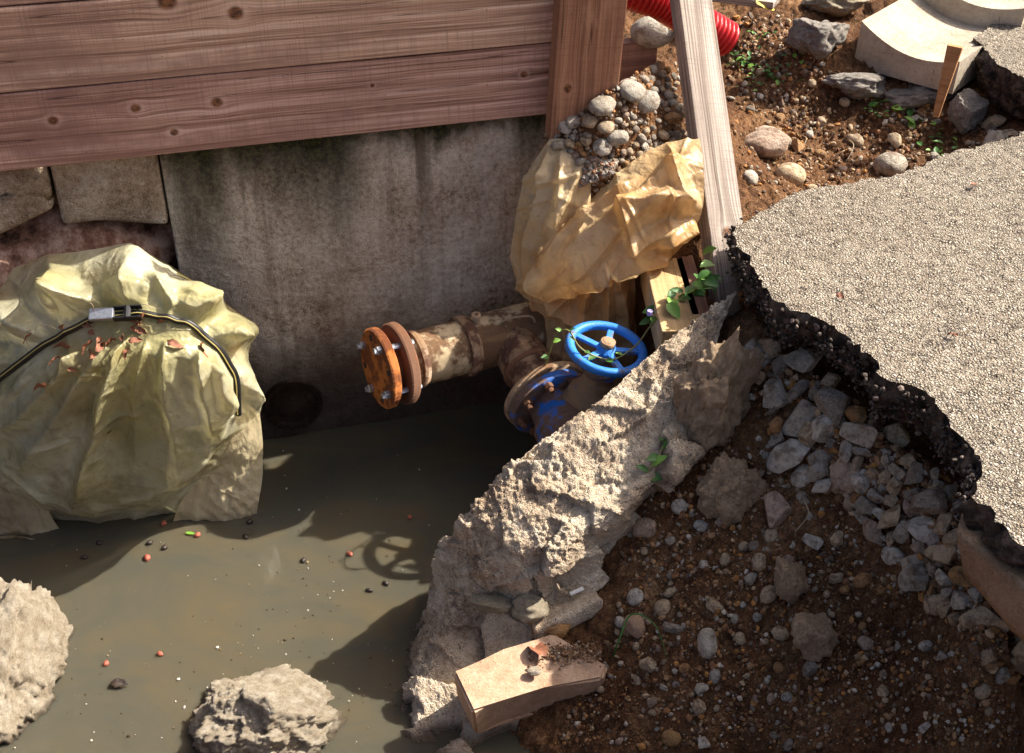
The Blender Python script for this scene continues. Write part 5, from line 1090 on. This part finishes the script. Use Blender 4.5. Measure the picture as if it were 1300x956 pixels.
o = bm_obj('wooden_stake', bm, mat_wood('stake_wood_v', ((.28, .12, .045), (.46, .23, .10), (.58, .34, .16)), [], contrast=.9)); M = frame(ax, (1, -.5, 0)).to_4x4(); M.translation = Vector(q); o.matrix_world = M; tag(o, 'small tapered wooden stake leaning on the channel block', 'stake')
p, q = Y(900, -18, 4.5), Y(985, 10, 4.4); ax = Vector(q - p); bm = bmesh.new(); box_bm(bm, ax.length, .12, .025, Matrix(), .003); o = bm_obj('grey_board', bm, MT['prop']); M = frame((0, 0, 1), ax).to_4x4(); M.translation = Vector((p + q) / 2); o.matrix_world = M; tag(o, 'weathered board end poking in at the top edge above the trench', 'board')

# ------------------------------------------------------------------ plants, leaves, floating bits
def leaf_mesh(name, L, Wd, fold=.25, curl=.2, heart=.3, crump=0.0, seed=1):
    rg = np.random.default_rng(seed); V = []; n_ = 7
    for i in range(n_):
        t = i / (n_ - 1); w_ = Wd * (math.sin(math.pi * min(1, t * .92 + .08)) ** .8) * (1 - heart * t) ; w_ = 0.0 if i == n_ - 1 else w_
        z = -curl * L * t * t
        for k in (-1, -.5, 0, .5, 1): V.append((t * L - (heart * .12 * L if abs(k) == 1 and i == 0 else 0), k * w_ * .5, z + fold * abs(k) * w_ * .5 + crump * L * rg.normal()))
    me = mesh(name, V, [f for f in grid_faces(n_, 5)]); me.polygons.foreach_set('use_smooth', [True] * len(me.polygons)); return me
LM = [leaf_mesh('leaf', 1, .75, .3, .25, .35, 0, i) for i in range(2)] + [leaf_mesh('leaf', 1, .5, .35, .3, .2, .02, 4)]
LMg = []; LMl = []
for m in LM:
    c = m.copy(); c.materials.append(MT['leaf']); LMg.append(c); c = m.copy(); c.materials.append(MT['leaf_light']); LMl.append(c)
def put_leaf(root, p, d, L, light=False, up=(0, -.4, 1)):
    o = bpy.data.objects.new('leaf', random.choice(LMl if light else LMg)); COL.objects.link(o); d = Vector(d).normalized(); u = Vector(up) + Vector((random.uniform(-.4, .4), random.uniform(-.4, .4), 0)); y_ = u.cross(d).normalized(); z_ = d.cross(y_)
    M = Matrix((d, y_, z_)).transposed().to_4x4() @ Matrix.Diagonal((L, L, L, 1)); M.translation = Vector(p); o.matrix_world = M; o.parent = root; o.matrix_parent_inverse = Matrix.Translation(root.location).inverted(); return o
def vine(name, pts, label, nleaf, Lf, rad=.0022, light=.4, skip=0.0):
    pts = np.array(pts); root = empty(name, tuple(pts[0])); tag(root, label, 'plant'); P_ = catmull(pts, 80)
    child_of(tube('stem', pts, rad, MT['stem'], None, 6, 80), root)
    for i in range(nleaf):
        k = int((skip + (1 - skip) * (i + .5) / nleaf) * 79); side = 1 if i % 2 else -1
        d = Vector((side * random.uniform(.4, 1), random.uniform(-.9, .2), random.uniform(-.1, .8))); put_leaf(root, P_[k], d, Lf * random.uniform(.6, 1.2), random.random() < light)
    return root
v = vine('bindweed_vine', [Y(905, 318, 2.80), Y(895, 345, 2.76), Y(870, 375, 2.72), Y(845, 395, 2.68), Y(825, 415, 2.66), Y(808, 438, 2.63), Y(780, 456, 2.60), Y(755, 452, 2.60), Y(735, 440, 2.60), Y(722, 420, 2.62), Y(706, 425, 2.66), Y(695, 455, 2.70), Y(688, 480, 2.72)], 'green bindweed vine twining from the prop through the blue handwheel', 10, .022, .0022, .7, .45)
for _ in range(26):
    px, py = random.uniform(828, 905), 0; py = 400 - (px - 828) * 0.72 + random.uniform(-14, 14); put_leaf(v, Y(px, py, random.uniform(2.66, 2.74)), (random.uniform(-1, 1), random.uniform(-1, 0), random.uniform(-.3, .5)), random.uniform(.030, .052), random.random() < .2)
put_leaf(v, Y(893, 322, 2.74), (.2, -.5, .6), .05, True); put_leaf(v, Y(905, 335, 2.76), (-.6, -.5, .3), .045, True)
pe = bm_obj('flower', hexprism(.008, .012, Matrix.Translation(Vector(Y(825, 397, 2.64)))), MT['petal']); child_of(pe, v)
vine('creeping_vine', [Z(845, 555, .50), Z(838, 575, .48), Z(825, 595, .455), Z(818, 605, .43)], 'small green creeper on the right shoulder of the footing', 6, .035, .002, .3)
vine('creeping_vine', [Z(905, 410, .62), Z(890, 430, .61), Z(885, 450, .60), Z(893, 468, .585)], 'small light green sprig on top of the footing near the prop', 7, .026, .0015, .8)
def blade(pts, label):
    return tag(tube('grass_blade', pts, [.0018, .0022, .0006], MT['leaf'], None, 5, 40), label, 'grass')
blade([hit(778, 835), hit(778, 835) + np.array([.01, 0, .05]), hit(800, 805) + np.array([0, 0, .06]), hit(830, 815) + np.array([0, 0, .05]), hit(848, 840)], 'single green grass blade arching over the dark soil beside the loose block')
def weed(px, py, n_, L, label):
    p = hit(px, py); root = empty('weed', tuple(p)); tag(root, label, 'weed', )
    for i in range(n_):
        q = p + np.array([random.gauss(0, .028), random.gauss(0, .028), .0]); q[2] = soil_z(q[0], q[1]) + random.uniform(.005, .02)
        an = random.uniform(0, 6.28); put_leaf(root, q, (math.cos(an), math.sin(an), random.uniform(.2, 1.0)), L * random.uniform(.5, 1.2), random.random() < .35, up=(0, 0, 1))
for px, py, n_, L, lab in [(985, 92, 34, .022, 'low green weed patch in the middle of the trench'), (940, 82, 26, .022, 'green weed tuft just right of the prop'), (962, 105, 26, .018, 'pale fine-leaved weed tuft between the two green tufts'),
        (1112, 140, 14, .030, 'leafy weed under the left part of the channel block'), (1150, 146, 12, .034, 'broad-leaved weed under the middle of the channel block'), (1192, 195, 12, .032, 'small weed near the far edge of the asphalt'), (1196, 178, 8, .026, 'tiny weed below the pointed rock'),
        (1025, 60, 8, .022, 'tiny weed against the concrete lump on the far bank'), (962, 45, 12, .02, 'sparse weed near the end of the red conduit')]:
    weed(px, py, n_, L, lab)
# yellow leaf
o = link('yellow_leaf', leaf_mesh('yellow_leaf', .09, .07, .2, .3, .2, .02, 9), MT['yellow']); o.location = Vector(Y(960, 2, 4.36)); o.rotation_euler = (.5, .2, .3); tag(o, 'bright yellow fallen leaf at the top edge', 'leaf')
# dead leaves on the film
DL = [leaf_mesh('dead_leaf', 1, .6, .5, .5, .2, .06, 20 + i) for i in range(4)]
for m in DL: m.materials.append(MT['deadleaf'])
V_film = Bg2.reshape(-1, 3); relp = V_film - C0; scr = np.stack([relp @ RT / (relp @ FW) * FPX + 650, 478 - relp @ UP / (relp @ FW) * FPX], 1); dep = relp @ FW
def on_film(px, py):
    d = np.hypot(scr[:, 0] - px, scr[:, 1] - py); c = np.where(d < 7)[0]
    if not len(c): c = np.argsort(d)[:3]
    return V_film[c[np.argmin(dep[c])]]
for px, py, L in [(175, 410, 11), (165, 412, 9), (155, 422, 8), (148, 425, 9), (128, 425, 9), (115, 430, 11), (107, 422, 8), (86, 438, 13), (82, 450, 9), (140, 432, 8), (172, 435, 9), (172, 442, 11), (183, 418, 8), (118, 452, 12), (126, 443, 10), (216, 430, 11), (218, 402, 8), (190, 392, 10), (262, 432, 11), (58, 497, 12), (92, 475, 6), (100, 410, 8), (182, 425, 8), (70, 415, 8), (45, 430, 8)]:
    p = on_film(px, py); o = bpy.data.objects.new('dead_leaf', random.choice(DL)); COL.objects.link(o); s = L * 1.75 * ((p - C0) @ FW) / FPX; o.scale = (s, s, s)
    o.location = Vector(p) + Vector((0, -.008, .008)); o.rotation_euler = (R(45) + random.uniform(-.5, .5), random.uniform(-.4, .4), random.uniform(0, 6.28)); tag(o, 'small curled brown dead leaf lying on the cream film near the strap', 'leaf', 'dead leaves on the film')
for i, (px, py) in enumerate([(42, 430), (70, 420), (35, 445), (120, 395), (200, 392)]):
    p = on_film(px, py) + np.array([0, -.02, .02]); q = p + np.array([random.uniform(-.05, .05), random.uniform(-.02, .02), random.uniform(.0, .06)])
    tag(tube('straw_stalk', [p, (p + q) / 2 + np.array([.005, 0, .004]), q], .0011, MT['root'], None, 5, 10), 'thin dry stalk caught in the strap on the cream film', 'stalk', 'dry stalks in the strap')
# floating berries
bm = bmesh.new(); bmesh.ops.create_icosphere(bm, subdivisions=3, radius=1)
for v_ in bm.verts: v_.co.z *= .75; v_.co.x *= 1.0 + .25 * (v_.co.y > 0)
bme = bpy.data.meshes.new('berry'); bm.to_mesh(bme); bm.free(); bme.polygons.foreach_set('use_smooth', [True] * len(bme.polygons)); bme.materials.append(MT['berry']); bme2 = bme.copy(); bme2.materials.clear(); bme2.materials.append(MT['darkberry'])
for px, py, r, dk, lab in [(208, 665, 5, 0, 'reddish berry floating at the shadow tip below the wrapped pipe'), (288, 637, 5, 0, 'pale pinkish husk floating right of the film flap'), (325, 631, 5, 0, 'pinkish husk floating at the foot of the film flap'), (251, 680, 5, 0, 'whitish husk floating beside the small green leaf'), (317, 663, 5, 1, None), (190, 690, 5, 1, None), (209, 696, 5, 1, None), (187, 709, 6, 0, 'mottled brown berry floating left of centre'), (312, 682, 5, 1, None), (385, 712, 5, 1, None), (444, 704, 5, 0, 'pink berry floating in the bright patch near the footing'), (469, 750, 5, 1, None), (490, 741, 5, 1, None), (520, 657, 4, 0, 'lone reddish berry floating in the black water'), (62, 761, 5, 0, 'red berry floating near the left rock, upper of two'), (65, 795, 6, 0, 'orange berry floating near the left rock, lower of two'), (203, 831, 5, 0, 'dark red berry floating above the bottom rock'), (135, 843, 5, 0, 'brown berry floating between the two pale rocks'), (126, 690, 5, 1, None), (107, 708, 5, 1, None)]:
    p = Z(px, py, 0.0); o = bpy.data.objects.new('berry', bme2 if dk else bme); COL.objects.link(o); s = rpx(p, r * .85); o.scale = (s, s * .85, s); o.location = Vector(p) + Vector((0, 0, s * .25)); o.rotation_euler.z = random.uniform(0, 6)
    tag(o, lab or 'sodden dark berry floating on the shaded water', 'berry', None if lab else 'dark berries on the water')
o = link('floating_leaf', leaf_mesh('floating_leaf', .026, .012, .1, 0, .2), MT['leaf_light']); o.location = Vector(Z(236, 676, .004)); o.rotation_euler.z = -.2; tag(o, 'tiny light green leaf floating below the film flap', 'leaf')
p = Z(268, 660, .004); tag(tube('twig', [p, p + np.array([.02, .012, .004]), p + np.array([.035, .04, .002])], .0014, MT['darkberry'], None, 5, 12), 'thin dark twig floating below the film flap', 'twig')
o = link('dead_leaf', leaf_mesh('sunk_leaf', .045, .03, .4, .2, .2, .08, 33), MT['darkberry']); o.location = Vector(Z(140, 868, .004)); tag(o, 'dark crumpled leaf floating beside the bottom pale rock', 'leaf')
# bits on the footing and loose block
p = Z(724, 754, .215); tag(lathe('cigarette_butt', [(0, 0), (.0045, 0), (.0045, .032), (0, .032)], MT['white'], None, 12, p, (.9, .3, .25)), 'white cigarette butt lying on the mortar ledge', 'cigarette butt')
p = Z(678, 852, .166); me = rock_mesh('chip', 401, 3, 7); o = link('stone_chip', me, MT['s_grey']); o.scale = (.016, .013, .007); o.location = Vector(p); tag(o, 'small flat grey chip on the loose tan block', 'stone')
p = Z(690, 832, .178); o = link('dead_leaf', leaf_mesh('block_leaf', .07, .045, .5, .3, .2, .05, 40), MT['deadleaf']); o.location = Vector(p); o.rotation_euler = (.2, .2, 2.0); tag(o, 'dry brown leaf standing on the loose tan block', 'leaf')
P = [Z(min(762, max(672, random.gauss(722, 22))), random.gauss(829, 7), .162 - random.uniform(0, .004)) for _ in range(420)]
o = grains('block_crumbs', P, [random.uniform(.0012, .0045) for _ in P], [np.array(random.choice([(.24, .12, .055), (.32, .2, .11), (.18, .085, .04), (.42, .32, .22)])) * random.uniform(.6, 1.1) for _ in P], MT['grains'], seed=9); tag(o, 'earthy crumbs heaped on the loose tan block', 'crumbs')
rock_at('rock', 700, 790, 60, 42, 'earthy brown stone between the mortar ledge and the loose block', 'stone', MT['s_orange'], 91, z=.15, rough=.25)
rock_at('brick_shard', 805, 800, 30, 34, 'flat pink brick shard in the soil under the grass blade', 'brick', MT['tile'], 92, rough=.1)
for i, (px, py, dx, dy) in enumerate([(1020, 640, -15, 40), (1015, 175, 0, 18), (1075, 180, -1, 26), (1055, 205, 14, -12)]):
    p, q = hit(px, py), hit(px + dx, py + dy); mid_ = (p + q) / 2 + np.array([.015, -.02, .03]); tag(tube('root', [p + np.array([0, 0, .01]), mid_, q], .0016, MT['root'], None, 5, 14), ['pale thin root hanging beside the large pinkish stone', 'thin dry stalk behind the orange trench stone', 'upright dry stalk in the middle of the trench', 'short dry root lying beside the cream pebble'][i], 'root')

WP = []
while len(WP) < 300:
    px, py = random.uniform(0, 560), random.uniform(560, 955); p = Z(px, py, .0012)
    if fbm(p[None], 6, 3, 88)[0] > random.uniform(-.5, .5): WP.append(p)
o = grains('water_scum', WP, [random.uniform(.0008, .0028) * (1 if random.random() < .9 else 1.8) for _ in WP], [np.array(random.choice([(.45, .42, .34), (.6, .57, .5), (.06, .04, .025), (.12, .07, .04), (.25, .18, .1), (.08, .05, .03)])) for _ in WP], MT['grains'], seed=14); tag(o, 'tiny pale and dark specks of scum floating on the murky water', 'scum')
for px, py, m, lab in [(1232, 237, 'deadleaf', 'tiny brown leaf scrap near the far edge of the asphalt'), (1061, 376, 'deadleaf', 'tiny orange leaf scrap near the broken edge of the asphalt'), (1215, 430, 'deadleaf', 'dark leaf crumb in the middle of the asphalt')]:
    p = Z(px, py, ROADZ(py) + .012); o = link('leaf_scrap', leaf_mesh('leaf_scrap', .022, .014, .4, .3, .2, .08, px), MT[m]); o.location = Vector(p) + Vector((0, 0, .006)); o.rotation_euler = (.2, -.1, px); tag(o, lab, 'leaf')
